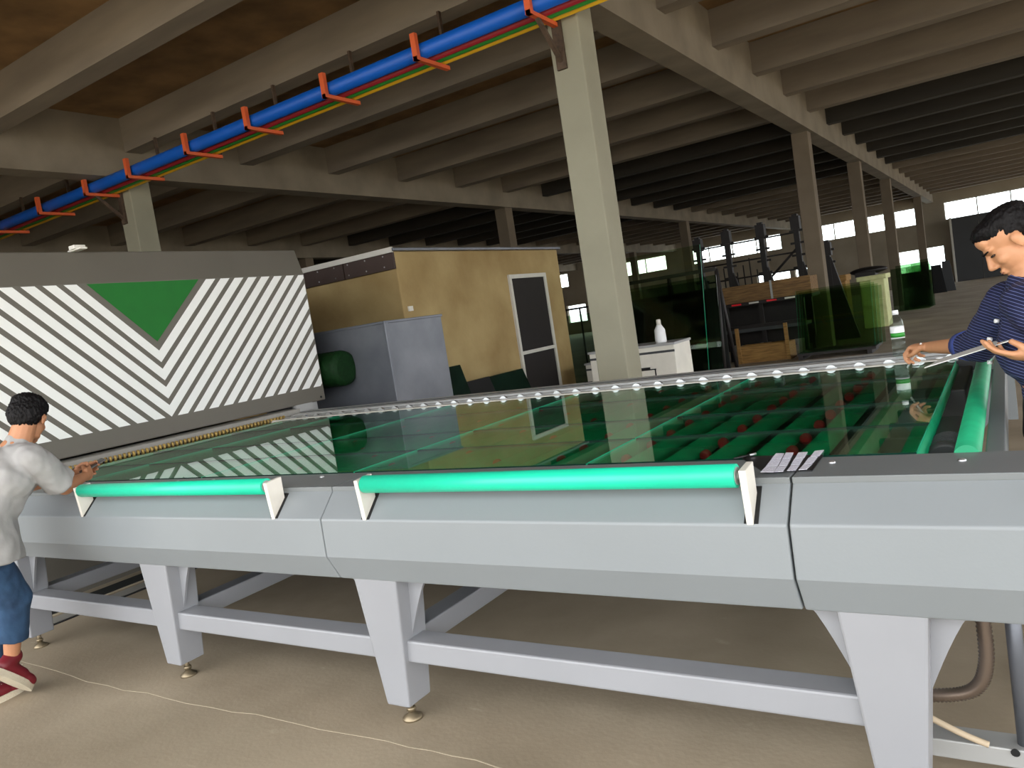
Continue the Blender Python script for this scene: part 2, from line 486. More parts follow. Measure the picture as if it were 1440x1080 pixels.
# floor joints and the steel channel sunk in the floor
def floor_strip(name, pts, wd, m, z=0.002):
    b = B()
    pts = [Vector(p) for p in pts]
    for a, c in zip(pts, pts[1:]):
        d = (c - a); d.z = 0; d.normalize(); s_ = Vector((-d.y, d.x, 0)) * wd / 2
        b.hexa([(*(a - s_).xy, -0.01), (*(a + s_).xy, -0.01), (*(c + s_).xy, -0.01), (*(c - s_).xy, -0.01), (*(a - s_).xy, z), (*(a + s_).xy, z), (*(c + s_).xy, z), (*(c - s_).xy, z)])
    return b.done(name, m, fl)
M['joint'] = mat('pale_floor_joint', '#b3a790', 0.9, var=0.1, scale=20)
jp = [P(20, 925, 'Z', 0), P(150, 965, 'Z', 0), P(330, 1000, 'Z', 0), P(520, 1037, 'Z', 0), P(700, 1078, 'Z', 0), P(1000, 1150, 'Z', 0)]
wob = []
for a, c in zip(jp, jp[1:]):
    for t in range(6):
        q = a.lerp(c, t / 6); wob.append(q + Vector((random.uniform(-.012, .012), random.uniform(-.012, .012), 0)))
floor_strip('floor_joint', wob, 0.005, 'joint', 0.001)
ca, cb = P(30, 897, 'Z', 0), P(118, 862, 'Z', 0)
dv = (cb - ca)
for off, wd, m in ((0, 0.03, 'black'), (0.1, 0.14, 'ledge'), (0.24, 0.03, 'joint'), (0.36, 0.2, 'bed')):
    s_ = Vector((-dv.y, dv.x, 0)).normalized()
    floor_strip('floor_channel', [ca - dv * 0.05 + s_ * off, cb + dv * 2.5 + s_ * off], wd, m, 0.004)

# ================================================================== CONVEYOR TABLE
ZG = 1.0                                              # top of the glass
TX0, TX1 = -5.62, 0.06
tb = thing('conveyor_table', (-2.8, 2.3, 0), 'long grey roller conveyor table with green rollers and tapered legs', 'conveyor')
TO = (-2.8, 2.3, 0)
prof = [(2.225, 0.994), (2.12, 0.886), (2.118, 0.732), (2.175, 0.622), (2.235, 0.622), (2.18, 0.735), (2.18, 0.87), (2.255, 0.95)]
for x0, x1 in ((TX0, -2.398), (-2.394, -0.566), (-0.560, TX1)):
    B().prism(prof, 'X', x0, x1).done('side_panel', 'panel', tb, TO, bevel=0.006, seg=3)
    B().box(x0, x1, 2.21, 2.455, 0.978, 0.998).done('deck_plate', 'panel_dark', tb, TO, bevel=0.003)
B().box(TX1 - 0.012, TX1 + 0.002, 2.15, 2.45, 0.64, 0.985).done('end_cap', 'panel', tb, TO)
for px, py in ((453, 671), (1170, 651), (1353, 648), (300, 676), (250, 678)):
    q = P(px, py, 'Z', 0.998)
    B().lathe([(0.011, -0.002), (0.011, 0.003), (0.007, 0.007)], q, 10).done('bolt', 'bright_steel', tb, TO)
# brackets, slots and the two green front rollers
ny, nz = -0.72, 0.69
for (xa, xb) in ((-4.17, -2.70), (-2.13, -0.69)):
    r_ = B().tube([(xa, 2.135, 1.024), (xb, 2.135, 1.024)], 0.034, 24).done('front_roller', 'rubber', tb, TO)
    B().tube([(xa - 0.03, 2.135, 1.024), (xb + 0.03, 2.135, 1.024)], 0.011, 10).done('axle', 'bright_steel', r_, TO)
    B().lathe([(0.026, 0), (0.026, 0.004)], (xb - 0.002, 2.135, 1.024), 20, axis=(1, 0, 0)).done('end_disc', 'rail', r_, TO)
    for s_, xx in ((-1, xa - 0.022), (1, xb + 0.022)):
        # upright flat arm leaning out of a slot in the sloping panel
        B().hexa([(xx - 0.008, 2.118, 0.885), (xx + 0.012, 2.118, 0.885), (xx + 0.012, 2.19, 0.95), (xx - 0.008, 2.19, 0.95),
                  (xx - 0.008, 2.105, 1.045), (xx + 0.012, 2.105, 1.045), (xx + 0.012, 2.19, 1.052), (xx - 0.008, 2.19, 1.052)]).done('bracket_arm', 'white', tb, TO, bevel=0.002)
        sl = 0.0025
        pa, pb = Vector((0, 2.122, 0.8885)), Vector((0, 2.205, 0.974))
        nrm = Vector((0, ny, nz)) * sl
        x_a, x_b = xx - 0.016, xx + 0.024
        B().hexa([(x_a, pa.y + 0.01, pa.z - 0.01), (x_b, pa.y + 0.01, pa.z - 0.01), (x_b, pb.y + 0.01, pb.z - 0.01), (x_a, pb.y + 0.01, pb.z - 0.01),
                  (x_a, *(pa + nrm).yz), (x_b, *(pa + nrm).yz), (x_b, *(pb + nrm).yz), (x_a, *(pb + nrm).yz)]).done('slot', 'black', tb, TO)
# rear rail: inner flange, trough, outer rail
B().box(-5.75, -0.32, 4.675, 4.715, 0.93, 1.004).done('rear_flange', 'doorframe', tb, TO, bevel=0.003)
B().box(-5.75, -0.18, 4.715, 4.96, 0.93, 0.985).done('rear_trough', 'rail_dark', tb, TO)
B().box(-5.75, -0.18, 4.82, 4.86, 0.98, 1.006).done('rear_strip', 'rail', tb, TO)
B().box(-5.75, -0.12, 4.96, 5.24, 0.80, 1.012).done('rear_rail', 'rail', tb, TO, bevel=0.004)
B().box(-5.75, -0.12, 5.07, 5.09, 1.008, 1.016).done('rail_groove', 'rail_dark', tb, TO)
# bed under the rollers, open to the floor at the right end
B().box(TX0, -0.62, 2.46, 4.68, 0.84, 0.86).done('bed_plate', 'bed', tb, TO)
for xx in (-5.3, -3.75, -2.2, -1.25):
    B().box(xx - 0.03, xx + 0.03, 2.25, 4.9, 0.70, 0.86).done('bed_beam', 'bed', tb, TO)
B().box(TX0, -0.02, 4.68, 4.9, 0.66, 0.93).done('rear_side_panel', 'panel', tb, TO)
B().box(-0.10, -0.05, 2.44, 5.0, 0.86, 0.972).done('end_beam', 'panel_dark', tb, TO, bevel=0.004)
# bed rollers
RP = 0.1525
rx = [-0.2925 - RP * i for i in range(35)]
rme = None
rcap = None
for i, xx in enumerate(rx):
    if rme is None:
        o = B().tube([(xx, 2.47, 0.955), (xx, 4.66, 0.955)], 0.036, 16).done('bed_roller', 'roller', tb, (xx, 2.47, 0.955)); rme = o.data
        o2 = B().lathe([(0.031, 0), (0.031, 0.026), (0.018, 0.04)], (xx, 4.735, 0.993), 14, axis=(0, 1, 0)).done('bearing_cap', 'bright_steel', tb, (xx, 4.735, 0.993)); rcap = o2.data
    else:
        link('bed_roller', rme, None, tb, (xx, 2.47, 0.955))
        link('bearing_cap', rcap, None, tb, (xx, 4.735, 0.993))
er = B().tube([(-0.14, 2.45, 0.985), (-0.14, 4.78, 0.985)], 0.034, 24).done('end_roller', 'roller_bright', tb, TO)
B().lathe([(0.042, 0), (0.042, 0.03), (0.03, 0.04)], (-0.14, 4.78, 0.985), 20, axis=(0, 1, 0)).done('end_disc', 'rail', er, TO)
# red wheels between the rollers
wme = None
for j in range(11):
    xx = rx[2] - RP / 2 - 2 * RP * j
    for i in range(9):
        yy = 2.70 + 0.237 * i + random.uniform(-.02, .02)
        if j > 3 and (i + j) % 2: continue
        c0 = (xx, yy, 0.962)
        if wme is None:
            o = B().lathe([(0.012, -0.012), (0.021, -0.009), (0.021, 0.009), (0.012, 0.012)], c0, 12, axis=(0, 1, 0)).done('red_wheel', 'red', tb, c0); wme = o.data
        else:
            link('red_wheel', wme, None, tb, c0)
    B().box(xx - 0.008, xx + 0.008, 2.47, 4.67, 0.925, 0.942).done('wheel_rail', 'bed', tb, TO)
# wide transfer roller, chain and ledge at the furnace end
B().tube([(-5.59, 2.45, 0.935), (-5.59, 4.75, 0.935)], 0.05, 20).done('transfer_roller', 'roller', tb, TO)
ch = B()
for i in range(64):
    yy = 2.5 + i * 0.037
    ch.lathe([(0.021, -0.009), (0.021, 0.009)], (-5.70, yy, 1.004), 8, axis=(0.4, 1, 0))
o = ch.done('drive_chain', 'chain', tb, TO); o['label'] = 'brass drive chain beside the furnace mouth'; o['kind'] = 'stuff'
B().box(-5.76, -5.665, 2.45, 4.8, 0.93, 0.985).done('chain_tray', 'black', tb, TO)
# legs
def leg(cx, cy, front=True, w0=0.235, w1=0.12, top=0.66, bot=0.085):
    d0, d1 = 0.085, 0.07
    lg = B().hexa([(cx - w1 / 2, cy - d1, bot), (cx + w1 / 2, cy - d1, bot), (cx + w1 / 2, cy + d1, bot), (cx - w1 / 2, cy + d1, bot),
                   (cx - w0 / 2, cy - d0, top), (cx + w0 / 2, cy - d0, top), (cx + w0 / 2, cy + d0, top), (cx - w0 / 2, cy + d0, top)]).done('leg', 'leg', tb, TO, bevel=0.008)
    ft = B().tube([(cx, cy, 0.012), (cx, cy, bot + 0.02)], 0.011, 10).lathe([(0.042, 0), (0.042, 0.008), (0.02, 0.022), (0.012, 0.03)], (cx, cy, 0), 18).lathe([(0.02, 0.035), (0.02, 0.05)], (cx, cy, 0), 6)
    ft.done('foot', 'brass', lg, TO)
    for s_ in (-1, 1):
        pl = [(cx + s_ * 0.09, 0.66), (cx + s_ * 0.205, 0.66)]
        for t in range(9):
            u = t / 8
            pl.append((cx + s_ * (0.212 - 0.145 * u ** 0.8), 0.62 - 0.30 * u))
        pl.append((cx + s_ * 0.055, 0.32))
        B().prism(pl, 'Y', cy - 0.012, cy).done('gusset', 'leg', lg, TO)
for cx in (-5.27, -3.74, -2.215, -0.365):
    leg(cx, 2.262)
    leg(cx, 4.9)
    B().box(cx - 0.055, cx + 0.055, 2.32, 4.85, 0.272, 0.362).done('cross_beam', 'leg', tb, TO, bevel=0.006)
for yy in (2.262, 4.9):
    B().box(-5.3, -0.38, yy - 0.05, yy + 0.06, 0.272, 0.362).done('lower_beam', 'leg', tb, TO, bevel=0.008)
B().box(-0.33, 0.06, 2.46, 2.55, 0.068, 0.125).done('end_stretcher', 'rail', tb, TO, bevel=0.004)
B().lathe([(0.03, 0), (0.03, 0.012), (0.014, 0.02), (0.014, 0.075)], (-0.05, 2.5, 0), 14).done('stretcher_foot', 'brass', tb, TO)
B().tube([(-0.075, 2.5, 0.08), (-0.075, 2.5, 0.7)], 0.021, 16).done('drain_pipe', 'steel', tb, TO)
q = P(1428, 1058, 'Y', 2.459)
B().lathe([(0.012, -0.004), (0.008, 0.006)], q, 12, axis=(0, 1, 0)).done('stretcher_hole', 'black', tb, TO)
# flexible metal conduit with its rings
def smooth_path(pts, n=10):
    pts = [Vector(p) for p in pts]
    out = []
    for i in range(len(pts) - 1):
        p0 = pts[max(0, i - 1)]; p1 = pts[i]; p2 = pts[i + 1]; p3 = pts[min(len(pts) - 1, i + 2)]
        for k in range(n):
            t = k / n
            out.append(0.5 * ((2 * p1) + (p2 - p0) * t + (2 * p0 - 5 * p1 + 4 * p2 - p3) * t * t + (3 * p1 - p0 - 3 * p2 + p3) * t ** 3))
    out.append(pts[-1])
    return out
cp = smooth_path([(-0.15, 2.5, 0.68), (-0.148, 2.5, 0.5), (-0.152, 2.5, 0.36), (-0.19, 2.5, 0.275), (-0.29, 2.5, 0.243), (-0.42, 2.5, 0.24)], 22)
B().tube(cp, 0.02, 14, rr=[0.0175 if i % 2 else 0.0215 for i in range(len(cp))]).done('flexible_conduit', 'conduit', tb, TO)
B().tube(smooth_path([(-0.42, 2.46, 0.25), (-0.31, 2.46, 0.19), (-0.23, 2.455, 0.155), (-0.165, 2.455, 0.132)], 8), 0.0095, 10).done('drain_hose', 'beige_hose', tb, TO)
# gear motor at the right end
mo = B().lathe([(0.055, 0), (0.068, 0.01), (0.068, 0.03), (0.06, 0.035), (0.06, 0.2), (0.05, 0.22)], (-0.215, 2.74, 0.90), 24, axis=(0, 1, 0)).done('drive_motor', 'motor', tb, TO)
for i in range(8):
    B().lathe([(0.067, 0), (0.067, 0.006)], (-0.215, 2.79 + i * 0.018, 0.90), 24, axis=(0, 1, 0)).done('cooling_fin', 'motor', mo, TO)
B().box(-0.275, -0.155, 2.6, 2.74, 0.80, 0.90).done('motor_foot', 'black', mo, TO)
B().box(-0.27, -0.17, 2.96, 3.35, 0.84, 0.94).done('gear_box', 'motor', mo, TO, bevel=0.01)
B().box(-0.36, -0.20, 3.9, 4.72, 0.80, 0.955).done('junction_box', 'rail_dark', tb, TO, bevel=0.008)

# glass sheets lying on the rollers
gxs = [-5.52, -4.80, -3.62, -2.515, -1.342, -0.262]
gys = [2.462, 2.912, 3.395, 4.11, 4.655]
rown = ['front row', 'second row', 'third row', 'rear row']
coln = ['next to the furnace chain', 'second from the furnace', 'in the middle of the table', 'second from the bottle end', 'at the right end by the motor']
for i in range(5):
    for j in range(4):
        b = B()
        g = 0.004
        x0, x1, y0, y1 = gxs[i] + g, gxs[i + 1] - g, gys[j] + g, gys[j + 1] - g
        dz = 0.0
        b.box(x0, x1, y0, y1, ZG - 0.008, ZG)
        b.bm.faces.ensure_lookup_table()
        for f in b.bm.faces:
            f.normal_update()
            f.material_index = 1 if abs(f.normal.x) > 0.5 else (0 if abs(f.normal.z) > 0.5 else 2)
        o = b.done('glass_sheet', ['glass', 'edge', 'edge_dark'], None, ((x0 + x1) / 2, (y0 + y1) / 2, ZG - 0.008))
        tag(o, 'flat green glass sheet on the rollers, %s, %s' % (rown[j], coln[i]), 'glass sheet', 'glass sheets lying on the conveyor table')

# ================================================================== FURNACE
FX = -5.95
FY0, FY1 = 2.14, 5.62
FC = 3.885
fo = (FX - 1, FC, 0)
fu = thing('tempering_furnace', fo, 'big grey furnace with white chevron stripes and green triangle', 'furnace')
B().prism([(FX, 1.065), (FX, 2.352), (FX - 0.075, 2.61), (FX - 2.6, 2.61), (FX - 2.6, 1.065)], 'Y', FY0, FY1).done('hood', 'furnace', fu, fo, bevel=0.01)
B().box(FX - 2.6, FX - 0.25, FY0 + 0.1, FY1 - 0.1, 0.0, 0.95).done('base', 'furnace', fu, fo)
B().box(FX - 0.25, FX - 0.02, FY0 + 0.05, FY1 - 0.35, 0.86, 0.955).done('mouth_sill', 'black', fu, fo)
B().box(FX - 0.1, FX + 0.16, FY0 + 0.05, FY1 - 0.5, 0.99, 1.048).done('mouth_ledge', 'ledge', fu, fo, bevel=0.003)
B().box(FX - 0.12, FX - 0.08, FY1 - 0.35, FY1 - 0.05, 0.6, 1.07).done('hood_post', 'rail', fu, fo)
B().box(FX - 0.02, FX + 0.02, FY1 - 0.42, FY1 - 0.2, 1.0, 1.07).done('hood_foot', 'rail', fu, fo)
B().lathe([(0.012, 0), (0.012, 0.004)], (FX + 0.001, FY1 - 0.06, 1.10), 10, axis=(1, 0, 0)).done('hood_bolt', 'black', fu, fo)
q = P(120, 349, 'Z', 2.61)
B().box(q.x - 0.2, q.x - 0.02, q.y - 0.03, q.y + 0.03, 2.61, 2.625).box(q.x - 0.15, q.x - 0.07, q.y - 0.045, q.y + 0.045, 2.62, 2.65).done('roof_latch', 'white', fu, fo, bevel=0.004)
def clip(poly, f):                                    # keep the part where f(p) >= 0
    out = []
    for i in range(len(poly)):
        a, b = poly[i], poly[(i + 1) % len(poly)]
        fa, fb = f(a), f(b)
        if fa >= 0: out.append(a)
        if (fa >= 0) != (fb >= 0):
            t = fa / (fa - fb); out.append((a[0] + (b[0] - a[0]) * t, a[1] + (b[1] - a[1]) * t))
    return out
PZ0, PZ1 = 1.21, 2.345
def inrect(poly, y0, y1):
    for f in (lambda p: p[0] - y0, lambda p: y1 - p[0], lambda p: p[1] - PZ0, lambda p: PZ1 - p[1]):
        if len(poly) < 3: return []
        poly = clip(poly, f)
    return poly if len(poly) >= 3 else []
TIP = 1.846
for kk in range(17):
    d0 = 0.078 + 0.154 * kk; d1 = d0 + 0.096
    b = B(); any_ = False
    for s_ in (-1, 1):
        if TIP - d0 <= PZ0 and any_:                   # the two arms no longer meet: a stripe each
            b.done('chevron_stripe', 'stripe', fu, fo); b = B(); any_ = False
        za, zb = TIP - d0, TIP - d1                    # at the centre line
        L = 4.0
        band = [(FC, za), (FC, zb), (FC + s_ * L, zb + L), (FC + s_ * L, za + L)]
        pl = inrect(band, FC - (FC - FY0 - 0.02) if s_ < 0 else FC, FC if s_ < 0 else FY1 - 0.015)
        if pl:
            b.prism(pl, 'X', FX - 0.002, FX + 0.003); any_ = True
    if any_:
        bmesh.ops.remove_doubles(b.bm, verts=b.bm.verts, dist=1e-5)
        b.done('chevron_stripe', 'stripe', fu, fo)
    else:
        b.bm.free()
B().prism(inrect([(FC, TIP), (FC + 0.56, TIP + 0.56), (FC - 0.56, TIP + 0.56)], FY0, FY1), 'X', FX - 0.002, FX + 0.003).done('green_triangle', 'green', fu, fo)

# ================================================================== DUCT CABINET, HUT
do = (-6.1, 6.4, 0)
du = thing('duct_cabinet', do, 'galvanised sheet metal cabinet between the furnace and the tan hut', 'cabinet')
B().box(-7.3, -5.295, 5.955, 6.9, 0, 1.745).done('body', 'steel', du, do, bevel=0.01)
B().box(-5.31, -5.28, 5.94, 5.99, 0, 1.75).done('corner_seam', 'steel', du, do, bevel=0.004)
B().box(-7.3, -5.283, 5.94, 6.91, 1.735, 1.762).done('top_flange', 'steel', du, do, bevel=0.004)
dd = [(-6.75 + 0.03 * i, 5.825, 1.35) for i in range(31)]
gdct = B().tube(dd + [(-5.81, 5.825, 1.35), (-5.79, 5.825, 1.35)], 0.19, 24, rr=[0.178 if i % 2 else 0.188 for i in range(31)] + [0.175, 0.13]).done('flexible_duct', 'duct_green', du, do)
gdct['label'] = 'round green flexible duct'
HX, HY0, HY1, HZ = -6.2, 7.36, 11.46, 2.62
ho = (-7.7, 9.4, 0)
hu = thing('rendered_hut', ho, 'small tan rendered hut with flat roof and dark door', 'hut')
hb = B().box(-10.4, HX, HY0, HY1, 0, HZ)
hb.done('wall', 'plaster', hu, ho, bevel=0.015)
B().box(-10.5, HX + 0.05, HY0 - 0.07, HY1 + 0.04, HZ, HZ + 0.035).done('roof', 'steel', hu, ho, bevel=0.004)
for j in range(3):
    B().box(-7.02 - j * 0.84, -6.2 - j * 0.84, HY0 - 0.045, HY0 - 0.005, 2.41, HZ).done('fascia_board', 'brown', hu, ho)
    for z in (2.45, 2.58):
        for t in (0.1, 0.4, 0.7):
            B().lathe([(0.01, 0), (0.01, 0.006)], (-6.25 - j * 0.84 - t, HY0 - 0.05, z), 8, axis=(0, 1, 0)).done('screw', 'bright_steel', hu, ho)
B().box(-8.9, HX + 0.03, HY0 - 0.075, HY0 - 0.05, HZ - 0.015, HZ + 0.05).done('roof_flashing', 'doorframe', hu, ho)
dr = B().box(HX - 0.02, HX + 0.012, 9.88, 10.86, 0.02, 2.19).done('door', 'door', hu, ho)
for a in ((9.82, 9.88, 0, 2.25), (10.86, 10.92, 0, 2.25), (9.88, 10.86, 2.19, 2.25), (9.88, 10.86, 1.04, 1.09)):
    B().box(HX - 0.02, HX + 0.035, a[0], a[1], a[2], a[3]).done('door_frame', 'doorframe', dr, ho)
q = P(577, 434, 'X', HX + 0.005)
B().box(HX, HX + 0.02, q.y - 0.04, q.y + 0.04, q.z - 0.03, q.z + 0.03).done('socket', 'white', hu, ho)

# ================================================================== OVERHEAD PIPES
PY = 6.72
def pipe(name, m, y, z, r, label):
    o = B().tube([(-20, y, z), (2.5, y, z)], r, 16).done(name, m, None, (-8, y, z))
    return tag(o, label, 'pipe', 'coloured pipes on the overhead brackets')
pipe('service_pipe', 'blue', 6.60, 4.395, 0.078, 'thick blue overhead pipe, the widest on the orange brackets')
pipe('service_pipe', 'pipe_red', 6.74, 4.35, 0.034, 'thin dark red overhead pipe next to the blue one')
pipe('service_pipe', 'pipe_green', 6.83, 4.35, 0.034, 'thin green overhead pipe between the red and yellow ones')
pipe('service_pipe', 'yellow', 6.92, 4.35, 0.034, 'thin yellow overhead pipe, nearest the columns')
bl = ['against the nearest big column', 'first left of the big column', 'second left of the big column', 'third left of the big column', 'fourth left of the big column', 'just right of the column over the furnace', 'on the column over the furnace', 'left of the column over the furnace', 'last at the left picture edge']
for i, xx in enumerate((-3.42, -4.75, -6.05, -7.36, -8.55, -9.85, -10.93, -12.25, -13.7)):
    bo = (xx, 6.99, 4.33)
    bk = thing('pipe_bracket', bo, 'orange steel pipe bracket, ' + bl[i], 'bracket', 'orange brackets under the pipes')
    B().box(xx - 0.025, xx + 0.025, 6.45, 7.0, 4.275, 4.315).done('arm', 'orange', bk, bo)
    B().box(xx - 0.03, xx + 0.03, 6.45, 6.50, 4.275, 4.54).done('stop', 'orange', bk, bo)
    if i in (0, 6):
        B().hexa([(xx - 0.02, 6.60, 4.27), (xx + 0.02, 6.60, 4.27), (xx + 0.02, 6.98, 3.93), (xx - 0.02, 6.98, 3.93), (xx - 0.02, 6.60, 4.31), (xx + 0.02, 6.60, 4.31), (xx + 0.02, 6.98, 3.99), (xx - 0.02, 6.98, 3.99)]).done('brace', 'rust', bk, bo)
        B().box(xx - 0.05, xx + 0.05, 6.965, 7.0, 3.88, 4.36).done('plate', 'rust', bk, bo)
    else:
        B().box(xx - 0.015, xx + 0.015, 6.96, 7.0, 4.30, 4.88).done('hanger', 'rust', bk, bo)

# ================================================================== BACKGROUND STOCK
# white metal cabinet with a bottle, left of it the same again behind the column
def white_cabinet(x0, x1, y0, y1, h, label):
    o0 = ((x0 + x1) / 2, (y0 + y1) / 2, 0)
    t = thing('metal_cabinet', o0, label, 'cabinet')
    B().box(x0, x1, y0, y1, 0, h - 0.03).done('body', 'whitebox', t, o0, bevel=0.006)
    B().box(x0 - 0.015, x1 + 0.015, y0 - 0.015, y1 + 0.01, h - 0.03, h).done('top', 'rail', t, o0)
    B().box(x0, x1, y0 - 0.004, y0 + 0.01, h - 0.12, h - 0.09).done('drawer_gap', 'rail_dark', t, o0)
    xm = (x0 + x1) / 2
    dr = B().box(xm - 0.25, x1 - 0.3, y0 - 0.012, y0 + 0.005, h - 0.5, h - 0.32).done('drawer', 'whitebox', t, o0)
    B().box(xm - 0.27, x1 - 0.28, y0 - 0.014, y0 - 0.004, h - 0.33, h - 0.315).box(x1 - 0.3, x1 - 0.285, y0 - 0.014, y0 - 0.004, h - 0.52, h - 0.32).box(x1 - 0.5, x1 - 0.36, y0 - 0.03, y0 - 0.004, h - 0.32, h - 0.29).done('handle', 'black', dr, o0)
    return t
white_cabinet(-4.88, -3.66, 9.5, 10.1, 0.98, 'white metal cabinet with a white bottle on top, right of the big column')
c0 = P(931, 489, 'Y', 9.75); c0.z = 0.98
t = thing('spray_bottle', c0, 'small white bottle standing on the white metal cabinet', 'bottle')
B().lathe([(0.07, 0), (0.075, 0.03), (0.07, 0.17), (0.04, 0.22), (0.03, 0.24)], c0, 16).done('bottle_body', 'cap', t, c0)
B().lathe([(0.03, 0.235), (0.03, 0.30), (0.02, 0.31)], c0, 12).done('cap', 'white', t, c0)
# tall sheet of glass on an A-frame
def sheet(p0, p1, z0, z1, lean, label, m='glass_bg', th=0.012, group=None, rep=1, gap=0.05):
    """upright sheet from p0 to p1 (x, y), leaning by `lean` metres along its normal at the top"""
    a = Vector((*p0, 0)); c = Vector((*p1, 0))
    d = (c - a).normalized(); nn = Vector((-d.y, d.x, 0))
    b = B()
    q = [a, c, c + nn * th, a + nn * th]
    b.hexa([(p.x, p.y, z0) for p in q] + [(*(p + nn * lean).xy, z1) for p in q])
    for f in b.bm.faces:
        f.normal_update()
        f.material_index = 0 if abs(f.normal.dot(nn)) > 0.6 else 1
    o = b.done('leaning_glass_sheet', [m, 'edge' if m == 'glass_bg' else 'edge_dark'], None, ((a.x + c.x) / 2, (a.y + c.y) / 2, z0))
    return tag(o, label, 'glass sheet', group)
pa, pb = P(870, 480, 'Y', 11.95), P(990, 480, 'Y', 11.95)
sheet((pa.x, 11.95), (pb.x, 11.95), 0.03, 2.32, 0.42, 'tall green glass sheet leaning on the rack right of the big column', 'glass_bg')
sheet((pa.x - 0.1, 12.2), (pb.x + 0.15, 12.2), 0.03, 1.8, 0.32, 'darker glass sheet behind the tall leaning sheet', 'glass_dk')
sheet((pa.x - 0.15, 12.35), (pb.x - 0.1, 12.35), 0.03, 1.75, 0.30, 'rearmost dark glass sheet on the rack by the big column', 'glass_dk')
ro = ((pa.x + pb.x) / 2, 12.9, 0)
rk = thing('glass_rack', ro, 'black steel rack holding the dark glass beside the big column', 'rack')
for xx in (pa.x - 0.2, (pa.x + pb.x) / 2, pb.x + 0.1):
    B().tube([(xx, 12.45, 0), (xx, 12.72, 1.9)], 0.03, 8).done('upright', 'blackmetal', rk, ro)
    B().tube([(xx, 13.2, 0), (xx, 12.72, 1.9)], 0.03, 8).done('upright', 'blackmetal', rk, ro)
B().box(pa.x - 0.2, pb.x + 0.1, 11.95, 13.2, 0, 0.03).done('rack_base', 'blackmetal', rk, ro)
B().box(pa.x - 0.2, pb.x + 0.1, 12.68, 12.74, 1.87, 1.93).done('top_rail', 'blackmetal', rk, ro)
B().box(pa.x - 0.2, pb.x + 0.1, 12.80, 12.82, 0.03, 1.6).done('back_sheet', 'black', rk, ro)
# dark glass leaning on the hut
for px0, px1, pt, lab in ((633, 688, 510, 'dark glass stack at the cabinet end of the hut wall'), (685, 725, 525, 'black panel leaning on the hut wall between two glass stacks'), (722, 772, 515, 'green edged dark glass stack leaning below the hut door')):
    a, c = P(px0, 545, 'X', -5.55), P(px1, 545, 'X', -5.55)
    zt = P((px0 + px1) / 2, pt, 'X', -5.9).z
    sheet((-5.62, c.y - 0.03), (-5.62, a.y + 0.03), 0.0, zt, -0.3, lab, 'glass_stack' if 'black' not in lab else 'black', th=-0.06)
# glass and rack seen between hut and column
pa, pb = P(790, 520, 'Y', 13.5), P(842, 520, 'Y', 13.5)
sheet((pa.x, 13.5), (pb.x + 0.2, 13.5), 0.0, 1.5, 0.2, 'green glass stack between the hut and the big column', 'glass_dk', th=0.05)
sheet((pa.x - 0.1, 13.1), (pa.x + 0.25, 13.25), 0.0, 0.95, 0.15, 'narrow pale glass strip leaning beside the hut corner', 'glass_bg')
ro = (pa.x + 0.3, 13.8, 0)
rk = thing('glass_rack', ro, 'thin black rack frame behind the glass at the hut corner', 'rack')
for dx in (0.05, 0.45):
    B().tube([(pa.x + dx, 13.78, 0), (pa.x + dx, 13.78, 1.62)], 0.02, 8).done('upright', 'blackmetal', rk, ro)
B().tube([(pa.x + 0.05, 13.78, 1.62), (pa.x + 0.75, 13.78, 1.62)], 0.02, 8).done('top_rail', 'blackmetal', rk, ro)
white_cabinet(P(822, 505, 'Y', 11.0).x, P(858, 505, 'Y', 11.0).x, 11.0, 11.5, 0.72, 'low white cabinet half hidden left of the big column')

# long timber crate on a dark frame, wooden tray under it
a, c = P(958, 425, 'Y', 16.2), P(1140, 400, 'Y', 16.2)
zt, zb_ = P(1050, 400, 'Y', 16.2).z, P(1050, 425, 'Y', 16.2).z
to = ((a.x + c.x) / 2, 16.6, 0)
tc_ = thing('timber_crate', (to[0], to[1], zb_), 'long timber crate resting on the dark stand in mid hall', 'crate')
co = (to[0], to[1], zb_)
hh = (zt - zb_)
for j in range(3):
    B().box(a.x, c.x, 16.2, 16.24, zb_ + hh * j / 3 + 0.006, zb_ + hh * (j + 1) / 3 - 0.004).done('plank', 'wood_dark', tc_, co)
B().box(a.x + 0.02, c.x - 0.02, 16.24, 17.0, zb_, zt - 0.02).done('crate_body', 'wood_dark', tc_, co)
xm = P(1085, 410, 'Y', 16.2).x
B().box(xm - 0.02, xm + 0.02, 16.185, 16.2, zb_, zt + 0.01).done('strap', 'rail', tc_, co)
zs = zb_ - 0.002
st = thing('steel_stand', to, 'dark steel stand under the timber crate with red edge stripes', 'stand')
B().box(a.x - 0.05, c.x, 16.2, 17.0, zb_ - 0.07, zb_ - 0.005).done('top_frame', 'blackmetal', st, to)
B().box(a.x, c.x - 0.15, 16.85, 16.95, 0.3, zb_ - 0.07).done('back_sheet', 'blackmetal', st, to)
for j, xx in enumerate((a.x, a.x + 0.9, xm - 0.3, c.x - 0.25)):
    B().box(xx, xx + 0.07, 16.25, 16.32, 0, zb_ - 0.07).done('stand_leg', 'blackmetal', st, to)
    B().box(xx, xx + 0.07, 16.9, 16.97, 0, zb_ - 0.07).done('stand_leg', 'blackmetal', st, to)
B().box(a.x, c.x - 0.2, 16.24, 16.3, zb_ - 0.55, zb_ - 0.48).done('shelf_rail', 'blackmetal', st, to)
B().box(a.x, c.x - 0.2, 16.24, 16.9, zb_ - 0.62, zb_ - 0.55).done('shelf', 'motor', st, to)
for j in range(6):
    x0 = a.x + 0.35 + j * 0.36
    B().box(x0, x0 + 0.2, 16.192, 16.2, zb_ - 0.045, zb_ - 0.012).done('edge_stripe', 'red' if j % 2 == 0 else 'white', st, to)
a = P(1040, 512, 'Z', 0); c = P(1118, 502, 'Z', 0)
